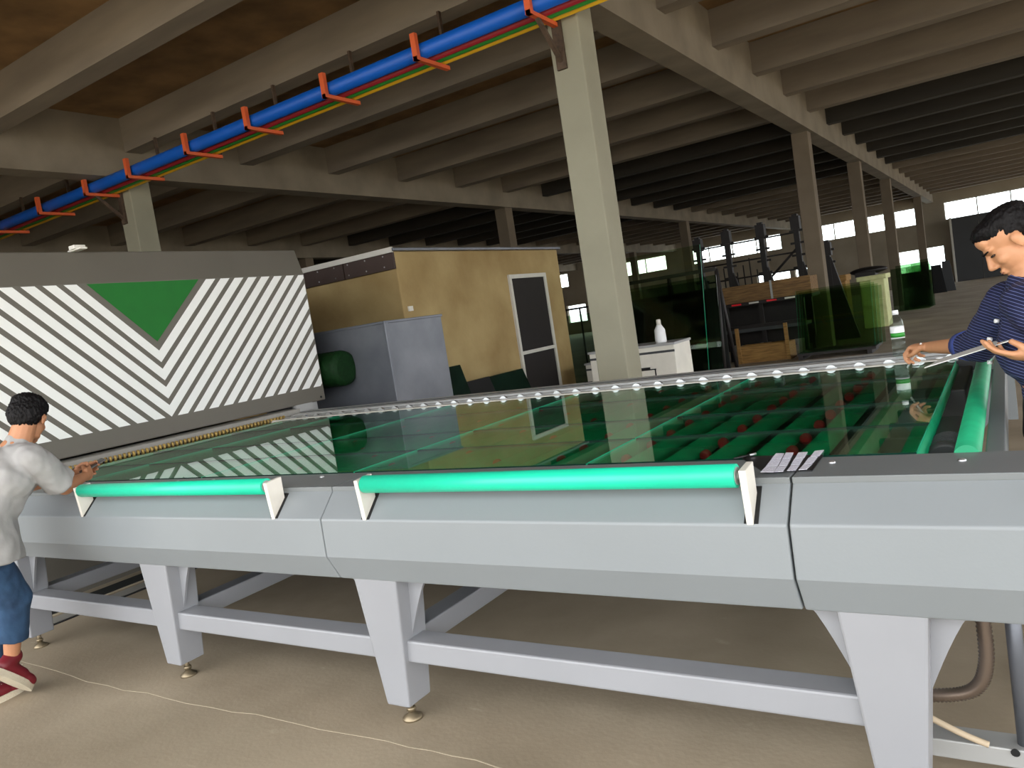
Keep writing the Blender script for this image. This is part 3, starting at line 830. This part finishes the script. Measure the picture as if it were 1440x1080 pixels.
bo = ((a.x + c.x) / 2, 16.1, 0)
wt = thing('wooden_tray', bo, 'open orange wooden crate tray on the floor under the stand', 'crate')
B().box(a.x, c.x, 15.7, 15.74, 0.0, 0.34).done('plank', 'wood', wt, bo)
B().box(a.x, c.x, 16.15, 16.19, 0.0, 0.34).done('plank', 'wood', wt, bo)
B().box(a.x, a.x + 0.04, 15.74, 16.15, 0.0, 0.34).done('plank', 'wood', wt, bo)
B().box(c.x - 0.04, c.x, 15.74, 16.15, 0.0, 0.34).done('plank', 'wood', wt, bo)
B().box(a.x, c.x, 15.74, 16.15, 0.0, 0.03).done('tray_floor', 'wood', wt, bo)
for xx in (a.x, c.x - 0.07):
    B().box(xx, xx + 0.07, 15.66, 15.7, 0, 0.72).done('corner_post', 'wood', wt, bo)

# tall black racks behind the crate
def tall_rack(px, top_px, Y, label, w_=0.25):
    a = P(px, 430, 'Y', Y); z1 = P(px, top_px, 'Y', Y).z
    # the post leans with nothing: it is upright
    o0 = (a.x, Y, 0)
    t = thing('rack_post', o0, label, 'rack post', 'black rack posts behind the timber crate')
    B().box(a.x - 0.06, a.x + 0.06, Y - 0.06, Y + 0.06, 0, z1).done('post', 'blackmetal', t, o0)
    B().box(a.x - 0.1, a.x + 0.1, Y - 0.1, Y + 0.1, z1 - 0.35, z1 - 0.05).done('clamp', 'blackmetal', t, o0)
    B().hexa([(a.x - 0.05, Y - 0.05, 0), (a.x + 0.5, Y - 0.05, 0), (a.x + 0.5, Y + 0.05, 0), (a.x - 0.05, Y + 0.05, 0), (a.x - 0.05, Y - 0.05, 1.9), (a.x + 0.08, Y - 0.05, 1.9), (a.x + 0.08, Y + 0.05, 1.9), (a.x - 0.05, Y + 0.05, 1.9)]).done('foot_plate', 'blackmetal', t, o0)
    k_ = 1.2
    while k_ < z1 - 0.2:
        B().box(a.x - 0.16, a.x + 0.16, Y - 0.02, Y + 0.02, k_, k_ + 0.05).done('peg', 'blackmetal', t, o0)
        k_ += 0.28
    return a.x, z1
rp = []
for px, tp, lab in ((993, 332, 'black rack post furthest left, behind the timber crate'), (1034, 320, 'black rack post second from the left behind the crate'), (1083, 310, 'black rack post third from the left behind the crate'), (1133, 298, 'tallest black rack post just left of the grey column'), (1172, 336, 'short black rack post just right of the grey column')):
    rp.append(tall_rack(px, tp, 19.0, lab))
ro = ((rp[0][0] + rp[3][0]) / 2, 19.1, 0)
rk = thing('storage_rack', ro, 'black horizontal rack frame joining the posts behind the crate', 'rack')
for z in (1.75, 2.15, 2.6):
    B().tube([(rp[0][0], 19.15, z), (rp[3][0], 19.15, z)], 0.022, 6).done('rail', 'blackmetal', rk, ro)
for j in range(7):
    xx = rp[0][0] + 0.35 + j * 0.16
    B().tube([(xx, 19.15, 0), (xx, 19.15, 1.9 + 0.15 * (j % 3))], 0.016, 6).done('bar', 'blackmetal', rk, ro)
B().tube([(rp[2][0], 19.19, 1.6), (rp[3][0], 19.19, 2.3)], 0.03, 6).done('brace', 'blackmetal', rk, ro)

# stacked green sheets in front of the far pillar
for j in range(4):
    Y = 15.25 + 0.2 * j
    sheet((P(1119 + 4 * j, 450, 'Y', Y).x, Y), (P(1226 + 5 * j, 440, 'Y', Y).x, Y), 0.13, 1.30 - 0.04 * j, 0.27,
          ['front', 'second', 'third', 'rearmost'][j] + ' green glass sheet of the stack by the grey pillar', 'glass_bg')
ro = (P(1170, 450, 'Y', 15.6).x, 15.6, 0)
rk = thing('glass_rack', ro, 'low steel skid under the stacked green sheets', 'rack')
B().box(P(1119, 450, 'Y', 15.2).x - 0.05, P(1232, 450, 'Y', 15.6).x, 15.2, 16.12, 0.08, 0.125).done('skid', 'blackmetal', rk, ro)
for dx in (-0.6, 0.6):
    B().box(ro[0] + dx, ro[0] + dx + 0.08, 15.2, 16.12, 0, 0.08).done('runner', 'blackmetal', rk, ro)
# pale lime block
a, c = P(1215, 452, 'Y', 21.5), P(1250, 452, 'Y', 21.5)
o = B().box(a.x, c.x, 21.5, 22.3, 0, 1.25).box(a.x, c.x, 21.46, 21.5, 0.55, 0.72).box(a.x - .06, c.x + .06, 21.42, 22.36, 1.2, 1.32).done('lime_block', 'limeblock', None, ((a.x + c.x) / 2, 21.9, 0), bevel=0.02)
tag(o, 'pale yellow green block standing behind the stacked glass', 'block')
o = B().box(a.x - 0.1, c.x - 0.2, 21.6, 22.2, 1.32, 1.42).ell(((a.x + c.x) / 2 - 0.1, 21.9, 1.45), (0.45, 0.3, 0.1)).done('dark_bundle', 'blackmetal', None, ((a.x + c.x) / 2, 21.9, 1.32))
tag(o, 'dark bundle lying on top of the pale lime block', 'bundle')
o = B().box(P(1168, 420, 'Y', 20).x, P(1190, 420, 'Y', 20).x, 20.2, 20.8, 0, 1.45).box(P(1166, 420, 'Y', 20).x, P(1192, 420, 'Y', 20).x, 20.15, 20.85, 1.3, 1.45).done('straw_carton', 'wood', None, (P(1179, 420, 'Y', 20).x, 20.5, 0), bevel=0.02)
tag(o, 'straw coloured carton just right of the grey pillar', 'carton')
# green stack near the far windows
a, c = P(1258, 432, 'Y', 27.5), P(1308, 430, 'Y', 27.5)
for j in range(5):
    sheet((a.x + 0.12 * j, 27.3 + 0.3 * j), (c.x + 0.02 * j, 27.3 + 0.3 * j), 0.0, 1.35 + 0.08 * (j % 3), 0.2, ['first', 'second', 'third', 'fourth', 'fifth'][j] + ' of five dark green sheets in front of the far low windows', 'glass_dk')
# dark leaning panels
for (x0, x1, Y, lab, tp) in ((1312, 1332, 37.4, 'black slab leaning by the far wall, left one', 372), (1328, 1345, 38.0, 'grey black slab leaning by the far wall, right one', 366)):
    a, c = P(x0, 410, 'Y', Y), P(x1, 410, 'Y', Y)
    z1 = P((x0 + x1) / 2, tp, 'Y', Y).z
    o = B().hexa([(a.x, Y, 0), (c.x, Y, 0), (c.x, Y + 0.1, 0), (a.x, Y + 0.1, 0), (a.x, Y + 0.3, z1), (c.x - 0.15, Y + 0.3, z1), (c.x - 0.15, Y + 0.4, z1), (a.x, Y + 0.4, z1)]).done('leaning_slab', 'black' if 'left' in lab else 'darkpanel', None, ((a.x + c.x) / 2, Y, 0))
    tag(o, lab, 'slab')

# ================================================================== SMALL THINGS ON THE TABLE
bz = ZG
c0 = P(1266, 503, 'Z', bz)
bt = thing('water_bottle', c0, 'clear plastic water bottle with white cap and green label on the glass', 'bottle')
h = 0.275
B().lathe([(0.034, 0), (0.037, 0.008), (0.037, 0.04), (0.034, 0.05), (0.037, 0.06), (0.037, 0.09), (0.034, 0.1), (0.037, 0.11), (0.037, 0.19), (0.033, 0.215), (0.018, 0.243), (0.014, 0.25), (0.014, 0.258)], c0, 24).done('bottle_body', 'pet', bt, c0)
B().lathe([(0.017, 0.252), (0.017, 0.275), (0.015, 0.278)], c0, 16).done('cap', 'cap', bt, c0)
lb = B().lathe([(0.0376, 0.115), (0.0376, 0.185)], c0, 24).done('label_band', 'cap', bt, c0)
lb['label'] = 'white and green printed label'
B().lathe([(0.0380, 0.122), (0.0380, 0.148)], c0, 24).done('label_print', 'pipe_green', lb, c0)
# printed label strips and the black folder under them
o = B().hexa([(*P(x, y, 'Z', 1.0).xy, 0.9982) for x, y in ((1075, 664), (1142, 662), (1158, 640), (1040, 642))] + [(*P(x, y, 'Z', 1.0).xy, 1.0015) for x, y in ((1075, 664), (1142, 662), (1158, 640), (1040, 642))]).done('black_folder', 'film', None, tuple(P(1090, 652, 'Z', 0.9982)))
tag(o, 'black plastic folder lying on the table edge under the labels', 'folder')
strips = [((1066, 666), (1090, 666), (1105, 637), (1090, 637)), ((1088, 666), (1104, 665), (1119, 636), (1105, 636)), ((1105, 664), (1120, 664), (1138, 635), (1121, 636)), ((1122, 663), (1137, 662), (1161, 632), (1144, 634))]
nmn = ['leftmost', 'second', 'third', 'rightmost, slanting away']
for s_, q4 in enumerate(strips):
    p4 = [P(x, y, 'Z', 1.003) for x, y in q4]
    so = sum(p4, Vector()) / 4
    t = thing('label_strip', (so.x, so.y, 1.0018), 'strip of printed white labels on the table edge, ' + nmn[s_], 'labels', 'strips of printed labels')
    for j in range(3):
        t0, t1 = j / 3 + 0.015, (j + 1) / 3 - 0.015
        a0, a1 = p4[0].lerp(p4[3], t0), p4[1].lerp(p4[2], t0)
        b0, b1 = p4[0].lerp(p4[3], t1), p4[1].lerp(p4[2], t1)
        jx = random.uniform(0.0, 0.14)
        a0, a1 = a0.lerp(a1, jx), a0.lerp(a1, jx + 0.78)
        b0, b1 = b0.lerp(b1, jx), b0.lerp(b1, jx + 0.78)
        za, zb_ = 1.0020, 1.0020 + 0.004 * (j == 0)
        B().hexa([(a0.x, a0.y, zb_), (a1.x, a1.y, zb_), (b1.x, b1.y, za), (b0.x, b0.y, za), (a0.x, a0.y, zb_ + 0.0012), (a1.x, a1.y, zb_ + 0.0012), (b1.x, b1.y, za + 0.0012), (b0.x, b0.y, za + 0.0012)]).done('label', 'print', t, (so.x, so.y, 1.0018))
pa, pb = P(1032, 645, 'Z', 1.008), P(1063, 638, 'Z', 1.008)
t = thing('pen', pa, 'thin pen with silver clip lying beside the labels', 'pen')
B().tube([pa, pa.lerp(pb, 0.7)], 0.004, 8).done('barrel', 'film', t, pa)
B().tube([pa.lerp(pb, 0.7), pb], 0.0042, 8).done('clip', 'bright_steel', t, pa)
for i, (px, py) in enumerate(((1288, 514), (1321, 505), (1340, 506))):
    q = P(px, py, 'Z', 1.0)
    o = B().ell((q.x, q.y, 1.006), (0.018, 0.014, 0.006), seg=12).done('suction_pad', 'cap', None, (q.x, q.y, 1.0))
    tag(o, 'small pale pad on the rear table edge, %s' % ('just right of the bottle', 'under the wrist', 'nearest the paper tip')[i], 'pad', 'pale pads on the rear table edge')

# ================================================================== PEOPLE
def frame(fwd, up):
    f = Vector(fwd).normalized(); u = Vector(up); s_ = u.cross(f).normalized(); u = f.cross(s_).normalized()
    return Matrix((f, s_, u)).transposed()             # columns: forward, left side, up

def head_shapes(b, c, R, k=1.0, jaw=1.0):
    c = Vector(c)
    def L(x, y, z): return c + R @ Vector((x * k, y * k, z * k))
    def e(p, r): b.ell(L(*p), [v * k for v in r], R, 20)
    e((-0.012, 0, 0.030), (0.094, 0.074, 0.084))
    e((0.034, 0, -0.030), (0.058, 0.060, 0.078))
    e((0.040, 0, -0.083), (0.045, 0.047 * jaw, 0.030))
    e((0.072, 0, -0.098), (0.020, 0.024, 0.017))
    e((0.072, 0, 0.022), (0.022, 0.050, 0.014))
    e((0.070, 0, 0.055), (0.022, 0.045, 0.03))
    for s_ in (-1, 1):
        e((0.060, s_ * 0.038, -0.028), (0.026, 0.020, 0.022))
        e((-0.006, s_ * 0.076, -0.012), (0.019, 0.009, 0.032))
        e((-0.002, s_ * 0.080, -0.002), (0.016, 0.010, 0.018))
        e((0.100, s_ * 0.011, -0.037), (0.010, 0.009, 0.008))
    b.cap(L(0.086, 0, 0.012), 0.009 * k, L(0.110, 0, -0.030), 0.012 * k)
    e((0.092, 0, -0.060), (0.011, 0.021, 0.006))
    e((0.090, 0, -0.071), (0.011, 0.018, 0.007))
    return L

def hand_shapes(b, wrist, d, n_, s_, curls, spread=0.06, k=1.0, thumb=(0.55, 0.6, 0.45)):
    """palm, four unequal fingers bent towards n_, and a thumb leaving the palm's side s_"""
    w = Vector(wrist); d = Vector(d).normalized(); s_ = Vector(s_); s_ = (s_ - d * s_.dot(d)).normalized(); n_ = Vector(n_); n_ = (n_ - d * n_.dot(d) - s_ * n_.dot(s_)).normalized()
    R = Matrix((d, s_, n_)).transposed()
    b.ell(w + d * 0.048 * k, (0.052 * k, 0.040 * k, 0.017 * k), R, 16)
    b.cap(w - d * 0.01, 0.024 * k, w + d * 0.03 * k, 0.022 * k)
    lens = [(0.042, 0.026, 0.020), (0.046, 0.030, 0.021), (0.043, 0.027, 0.020), (0.034, 0.020, 0.018)]
    for i in range(4):
        off = (0.029 - 0.0195 * i) * k
        p = w + d * (0.084 - 0.006 * abs(i - 1)) * k + s_ * off
        ang = 0.0
        lat = (1.5 - i) * spread
        b.cap(w + d * 0.05 * k + s_ * off * 0.9, 0.0105 * k, p, 0.0098 * k)
        r0 = 0.0095 * k
        for j in range(3):
            ang += curls[i][j] if isinstance(curls[i], (tuple, list)) else curls[i]
            dr = (d * math.cos(ang) + n_ * math.sin(ang) + s_ * lat).normalized()
            q = p + dr * lens[i][j] * k
            b.cap(p, r0, q, r0 * 0.92); p = q; r0 *= 0.92
    p = w + d * 0.028 * k + s_ * 0.030 * k
    td = (d * thumb[0] + s_ * thumb[1] + n_ * thumb[2]).normalized()
    b.cap(w + d * 0.015 * k, 0.018 * k, p, 0.015 * k)
    q = p + td * 0.038 * k
    b.cap(p, 0.0135 * k, q, 0.0115 * k)
    td2 = (d * (thumb[0] + 0.5) + s_ * (thumb[1] - 0.4) + n_ * thumb[2]).normalized()
    b.cap(q, 0.011 * k, q + td2 * 0.028 * k, 0.0095 * k)

def wr(amp, sc, seed=0.0):
    def f(p):
        q = Vector((p.x * sc + seed, p.y * sc, p.z * sc * 0.7))
        return amp * (noise.noise(q) + 0.5 * noise.noise(q * 2.3))
    return f

def hair_disp(amp):
    def f(p):
        return amp * (noise.noise(Vector((p.x * 110, p.y * 110, p.z * 45))) + 0.8 * noise.noise(p * 190))
    return f

def facial(L, R, k, par, org, skinlip='lips'):
    for s_ in (-1, 1):
        B().ell(L(0.0795, s_ * 0.031, 0.000), (0.010 * k, 0.014 * k, 0.0042 * k), R, 12).done('eye', 'eye', par, org, smooth=True)
        B().cap(L(0.0955, s_ * 0.012, 0.021), 0.0042 * k, L(0.083, s_ * 0.050, 0.022), 0.0026 * k).done('eyebrow', 'hair', par, org, smooth=True)
    B().ell(L(0.0985, 0, -0.0655), (0.0055 * k, 0.021 * k, 0.0026 * k), R, 12).done('mouth', skinlip, par, org, smooth=True)

# ------------------------------------------------ man at the right end, writing on a held sheet
ro = Vector((0.10, 3.2, 0))
man = thing('person', ro, 'man in navy striped shirt and black trousers reaching over the glass', 'person')
hc = Vector((0.020, 3.15, 1.566))
hf = Vector((-math.cos(math.radians(38)), -0.10, -math.sin(math.radians(38))))
HR = frame(hf, (-0.6, -0.02, 0.8))
b = B()
L = head_shapes(b, hc, HR, 0.96)
neck0 = Vector((0.055, 3.165, 1.40))
b.cap(neck0, 0.060, L(-0.030, 0, -0.04), 0.055)
b.cap((0.07, 3.17, 1.20), 0.11, (0.07, 3.17, 1.31), 0.08)
b.cap((0.14, 3.19, 0.97), 0.11, (0.07, 3.18, 1.20), 0.10)
b.cap((0.05, 3.03, 1.35), 0.04, (0.05, 3.32, 1.35), 0.04)
shR, elR, wrR = Vector((0.00, 3.36, 1.345)), Vector((-0.120, 3.50, 1.185)), Vector((-0.315, 3.86, 1.158))
b.cap(shR, 0.040, elR, 0.040); b.cap(elR, 0.042, wrR, 0.026)
dR = Vector((-0.82, 0.50, 0.06))
hand_shapes(b, wrR, dR, (0, 0, -1), (-0.5, -0.8, 0), [(0.85, 1.0, 0.6), (0.95, 1.1, 0.7), (1.05, 1.15, 0.7), (1.1, 1.2, 0.8)], 0.03, 1.0, (0.75, 0.15, 0.65))
shL, elL, wrL = Vector((0.06, 3.00, 1.335)), Vector((0.240, 2.93, 1.140)), Vector((0.068, 2.945, 1.192))
b.cap(shL, 0.040, elL, 0.040); b.cap(elL, 0.042, wrL, 0.026)
hand_shapes(b, wrL, (-0.97, 0.12, 0.06), (0, 0.25, 1), (-0.3, -0.9, 0.3), [(0.25, 0.35, 0.3), (0.3, 0.35, 0.3), (0.35, 0.4, 0.35), (0.4, 0.45, 0.4)], 0.03, 1.0, (0.8, 0.15, 0.75))
hipL, hipR = Vector((0.15, 3.11, 0.90)), Vector((0.15, 3.28, 0.90))
for hp, y in ((hipL, 3.08), (hipR, 3.32)):
    b.cap(hp, 0.085, (0.14, y, 0.50), 0.055); b.cap((0.14, y, 0.50), 0.055, (0.17, y, 0.09), 0.036)
    b.cap((0.18, y, 0.045), 0.03, (0.0, y, 0.035), 0.025)
body = blob(b, 'body', 'skin', man, ro, voxel=0.0045, smooth=3)
facial(L, HR, 0.96, man, ro)
b = B()
for p, r in (((-0.018, 0, 0.062), (0.096, 0.078, 0.056)), ((-0.050, 0, 0.022), (0.066, 0.081, 0.078)), ((0.040, 0, 0.082), (0.048, 0.064, 0.030)), ((0.062, 0, 0.075), (0.026, 0.050, 0.022)), ((-0.015, 0, 0.03), (0.05, 0.080, 0.045))):
    b.ell(L(*p), [v * 0.96 for v in r], HR, 20)
blob(b, 'hair', 'hair', man, ro, voxel=0.005, smooth=3, disp=hair_disp(0.0035))
# shirt: trunk, long sleeves pushed up to the forearm
b = B()
b.cap((0.125, 3.19, 1.10), 0.125, (0.075, 3.18, 1.19), 0.140)
b.cap((0.06, 3.10, 1.20), 0.125, (0.05, 3.08, 1.31), 0.085)
b.cap((0.06, 3.27, 1.20), 0.125, (0.05, 3.28, 1.31), 0.085)
b.tube([(0.14, 3.19, 1.015), (0.13, 3.19, 1.12)], 0.135, 28)
b.cap((0.05, 3.02, 1.35), 0.078, (0.04, 3.34, 1.35), 0.078)
b.cap(neck0 + Vector((0.01, 0, -0.03)), 0.082, neck0 + Vector((0.0, 0, 0.008)), 0.070)
b.cap(shR, 0.082, elR, 0.068); b.tube([elR - (elR - wrR).normalized() * -0.01, elR.lerp(wrR, 0.17)], 0.060, 18)
b.cap(shL, 0.082, elL, 0.070); b.tube([elL, elL.lerp(wrL, 0.25)], 0.058, 18)
blob(b, 'shirt', 'shirt', man, ro, voxel=0.007, smooth=7, disp=wr(0.009, 14, 3.0))
B().tube([elR.lerp(wrR, 0.14), elR.lerp(wrR, 0.32)], 0.058, 20, rr=[0.063, 0.054]).done('cuff', 'cuff', man, ro, smooth=True)
B().tube([elL.lerp(wrL, 0.20), elL.lerp(wrL, 0.36)], 0.055, 20, rr=[0.060, 0.050]).done('cuff', 'cuff', man, ro, smooth=True)
col = B()
cf = Vector((-0.25, 0, 0.97)).normalized()
col.lathe([(0.079, -0.028), (0.083, -0.012), (0.070, 0.016), (0.064, 0.014), (0.074, -0.012)], neck0 + Vector((-0.004, 0, -0.008)), 28, axis=cf)
col.done('collar', 'shirt', man, ro, smooth=True)
for z, x in ((1.30, -0.052), (1.24, -0.078), (1.16, -0.085)):
    B().lathe([(0.007, -0.012), (0.007, 0.001)], (x, 3.13, z), 10, axis=(-1, -0.4, 0.2)).done('button', 'cap', man, ro)
b = B()
b.tube([(0.145, 3.19, 0.88), (0.14, 3.19, 1.045)], 0.14, 28, rr=[0.15, 0.138])
for hp, y in ((hipL, 3.08), (hipR, 3.32)):
    b.cap(hp + Vector((0, 0, -0.02)), 0.110, (0.14, y, 0.50), 0.082); b.tube([(0.14, y, 0.52), (0.165, y, 0.07)], 0.08, 18, rr=[0.082, 0.070])
blob(b, 'trousers', 'trousers', man, ro, voxel=0.008, smooth=5, disp=wr(0.006, 12, 1.0))
for y in (3.08, 3.32):
    b = B(); b.cap((0.19, y, 0.052), 0.045, (0.01, y, 0.045), 0.042).box(-0.03, 0.23, y - 0.042, y + 0.042, 0.0, 0.03)
    blob(b, 'shoe', 'film', man, ro, voxel=0.006, smooth=3)
# the sheet he holds
tip, hnd = Vector((-0.275, 3.02, 1.128)), Vector((-0.01, 3.04, 1.222))
tip = P(1300, 518, 'Y', 3.06); hnd = P(1420, 480, 'Y', 2.98)
back = Vector((0.05, 0.19, 0.008))
ps = [tip, hnd, hnd + back, tip + back * 0.9]
o = B().hexa([p for p in ps] + [p + Vector((0, 0, 0.003)) for p in ps]).done('paper_sheet', 'paper', None, tuple(tip.lerp(hnd, 0.5)))
tag(o, 'stiff white paper sheet held by the man in the navy shirt', 'paper')
pt = wrR + dR.normalized() * 0.098 + Vector((0.0, 0, -0.035))
o = B().tube([pt + Vector((0.05, -0.05, 0.05)), pt + Vector((-0.022, 0.018, -0.06))], 0.004, 8).done('marker', 'cap', None, tuple(pt))
tag(o, 'slim white marker in the reaching hand of the man in navy', 'marker')

# ------------------------------------------------ man at the left, leaning over the table
lo = Vector((-4.42, 1.75, 0))
lm = thing('person', lo, 'man in grey T-shirt and rolled jeans leaning over the table by the furnace', 'person')
hc = Vector((-4.425, 2.07, 1.44))
HR = frame((-0.58, 0.62, -0.50), (-0.25, 0.4, 0.86))
b = B()
L = head_shapes(b, hc, HR, 0.98)
neck0 = Vector((-4.41, 1.985, 1.315))
b.cap(neck0, 0.062, L(-0.035, 0, -0.04), 0.055)
b.cap((-4.44, 1.72, 0.95), 0.13, (-4.42, 1.88, 1.18), 0.14)
b.cap((-4.42, 1.88, 1.18), 0.13, (-4.41, 1.96, 1.28), 0.08)
shR, elR, wrR = Vector((-4.235, 1.955, 1.245)), Vector((-4.315, 2.125, 1.048)), Vector((-4.455, 2.305, 1.062))
shL, elL, wrL = Vector((-4.60, 1.96, 1.245)), Vector((-4.68, 2.14, 1.07)), Vector((-4.60, 2.33, 1.075))
b.cap(shR, 0.045, shL, 0.045)
b.cap(shR, 0.045, elR, 0.043); b.cap(elR, 0.043, wrR, 0.027)
b.cap(shL, 0.045, elL, 0.043); b.cap(elL, 0.043, wrL, 0.027)
hand_shapes(b, wrR, (-0.55, 0.80, 0.15), (-0.8, -0.5, 0.1), (0, 0.1, 1), [(0.5, 0.6, 0.5), (0.55, 0.65, 0.5), (0.6, 0.7, 0.5), (0.65, 0.75, 0.5)], 0.03, 1.0, (0.7, 0.3, 0.6))
hand_shapes(b, wrL, (0.45, 0.86, 0.12), (0.85, -0.45, 0.1), (0, 0.1, 1), [(0.5, 0.6, 0.5), (0.55, 0.65, 0.5), (0.6, 0.7, 0.5), (0.65, 0.75, 0.5)], 0.03, 1.0, (0.7, 0.3, 0.6))
hipR, knR, anR, toR = Vector((-4.38, 1.70, 0.88)), Vector((-4.43, 1.82, 0.54)), Vector((-4.50, 1.785, 0.225)), Vector((-4.55, 1.93, 0.045))
hipL, knL, anL = Vector((-4.54, 1.70, 0.88)), Vector((-4.60, 1.86, 0.50)), Vector((-4.62, 1.68, 0.10))
b.cap(hipR, 0.09, knR, 0.058); b.cap(knR, 0.056, anR, 0.036)
b.cap(hipL, 0.09, knL, 0.058); b.cap(knL, 0.056, anL, 0.036)
blob(b, 'body', 'skin2', lm, lo, voxel=0.0045, smooth=3)
facial(L, HR, 0.98, lm, lo)
b = B()
for p, r in (((-0.020, 0, 0.060), (0.104, 0.088, 0.070)), ((-0.056, 0, 0.010), (0.070, 0.086, 0.090)), ((0.035, 0, 0.085), (0.060, 0.070, 0.036)), ((-0.02, 0, 0.03), (0.052, 0.088, 0.05))):
    b.ell(L(*p), r, HR, 20)
blob(b, 'hair', 'hair', lm, lo, voxel=0.005, smooth=2, disp=hair_disp(0.006))
b = B()
b.cap((-4.44, 1.72, 0.98), 0.165, (-4.42, 1.87, 1.16), 0.165)
b.tube([(-4.44, 1.715, 0.755), (-4.44, 1.73, 1.0)], 0.2, 28, rr=[0.195, 0.175])
b.cap((-4.35, 1.87, 1.16), 0.13, (-4.36, 1.94, 1.245), 0.085)
b.cap((-4.49, 1.87, 1.16), 0.13, (-4.47, 1.94, 1.245), 0.085)
b.cap(shR, 0.076, shL, 0.076)
b.cap(neck0 + Vector((0, -0.03, -0.045)), 0.085, neck0 + Vector((0, -0.005, 0.0)), 0.072)
b.tube([shR, shR.lerp(elR, 0.86)], 0.08, 20, rr=[0.074, 0.084])
b.tube([shL, shL.lerp(elL, 0.86)], 0.08, 20, rr=[0.074, 0.084])
blob(b, 't_shirt', 'tshirt', lm, lo, voxel=0.008, smooth=7, disp=wr(0.011, 11, 5.0))
b = B()
b.tube([(-4.435, 1.70, 0.74), (-4.435, 1.71, 0.92)], 0.15, 26)
b.cap(hipR + Vector((-0.01, 0.01, -0.08)), 0.105, knR, 0.088); b.tube([knR + Vector((0, 0, 0.02)), knR.lerp(anR, 0.68)], 0.085, 20, rr=[0.086, 0.076])
b.cap(hipL + Vector((0.02, 0.01, -0.08)), 0.105, knL, 0.088); b.tube([knL + Vector((0, 0, 0.02)), knL.lerp(anL, 0.68)], 0.085, 20, rr=[0.086, 0.076])
blob(b, 'jeans', 'jeans', lm, lo, voxel=0.008, smooth=5, disp=wr(0.007, 15, 2.0))
def shoe(an, toe, flat):
    d = (toe - an); dn = Vector((d.x, d.y, 0)).normalized()
    if flat: fd = dn; n_ = Vector((0, 0, 1))
    else:
        fd = Vector((dn.x * 0.70, dn.y * 0.70, -0.71)).normalized(); n_ = (Vector((0, 0, 1)) - fd * fd.z).normalized()
    sd = n_.cross(fd).normalized()
    R = Matrix((fd, sd, n_)).transposed()
    o = an - fd * 0.055 - n_ * 0.075
    if flat: o.z = 0.028
    b = B()
    b.cap(o + fd * 0.03 + n_ * 0.03, 0.038, an + n_ * 0.012, 0.045)
    b.cap(o + fd * 0.05 + n_ * 0.03, 0.040, o + fd * 0.15 + n_ * 0.022, 0.042)
    b.ell(o + fd * 0.19 + n_ * 0.018, (0.06, 0.045, 0.034), R, 18)
    up = blob(b, 'shoe', 'shoe', lm, lo, voxel=0.006, smooth=4)
    b = B()
    pl = []
    for i in range(28):
        a = 2 * math.pi * i / 28
        wv = 0.043 + 0.004 * math.cos(a)
        pl.append((0.108 + 0.145 * math.cos(a) - 0.0, wv * math.sin(a)))
    v0 = [b.bm.verts.new(o + fd * x + sd * y - n_ * 0.028) for x, y in pl]
    v1 = [b.bm.verts.new(o + fd * x + sd * y + n_ * 0.004) for x, y in pl]
    b.bm.faces.new(v0[::-1]); b.bm.faces.new(v1)
    for i in range(28):
        b.bm.faces.new((v0[i], v0[(i + 1) % 28], v1[(i + 1) % 28], v1[i]))
    b.done('sole', 'sole', up, lo)
    b = B()
    for i in range(4):
        p = o + fd * (0.11 + 0.018 * i) + n_ * (0.062 - 0.006 * i)
        b.tube([p - sd * 0.022, p + n_ * 0.007, p + sd * 0.022], 0.003, 6)
    b.done('laces', 'sole', up, lo)
shoe(anR, toR, False)
shoe(anL, anL + Vector((-0.02, 0.2, 0)), True)
pq = wrR.lerp(wrL, 0.5) + Vector((0, 0.085, 0.035))
t = thing('mobile_phone', pq, 'grey mobile phone held by the man in the grey T-shirt', 'phone')
PR = frame((0.25, 0.9, 0.35), (0, -0.35, 0.9))
def phone_box(hx, hy, hz, name, m, par, dz=0.0):
    pts = []
    for z in (-hz + dz, hz + dz):
        for x, y in ((-hx, -hy), (hx, -hy), (hx, hy), (-hx, hy)):
            pts.append(pq + PR @ Vector((x, y, z)))
    return B().hexa(pts).done(name, m, par, pq, bevel=0.002)
phone_box(0.072, 0.036, 0.004, 'case', 'phone', t)
phone_box(0.068, 0.033, 0.0008, 'screen', 'film', t, 0.0046)
for o in S.objects:
    if '_o' in o: del o['_o']
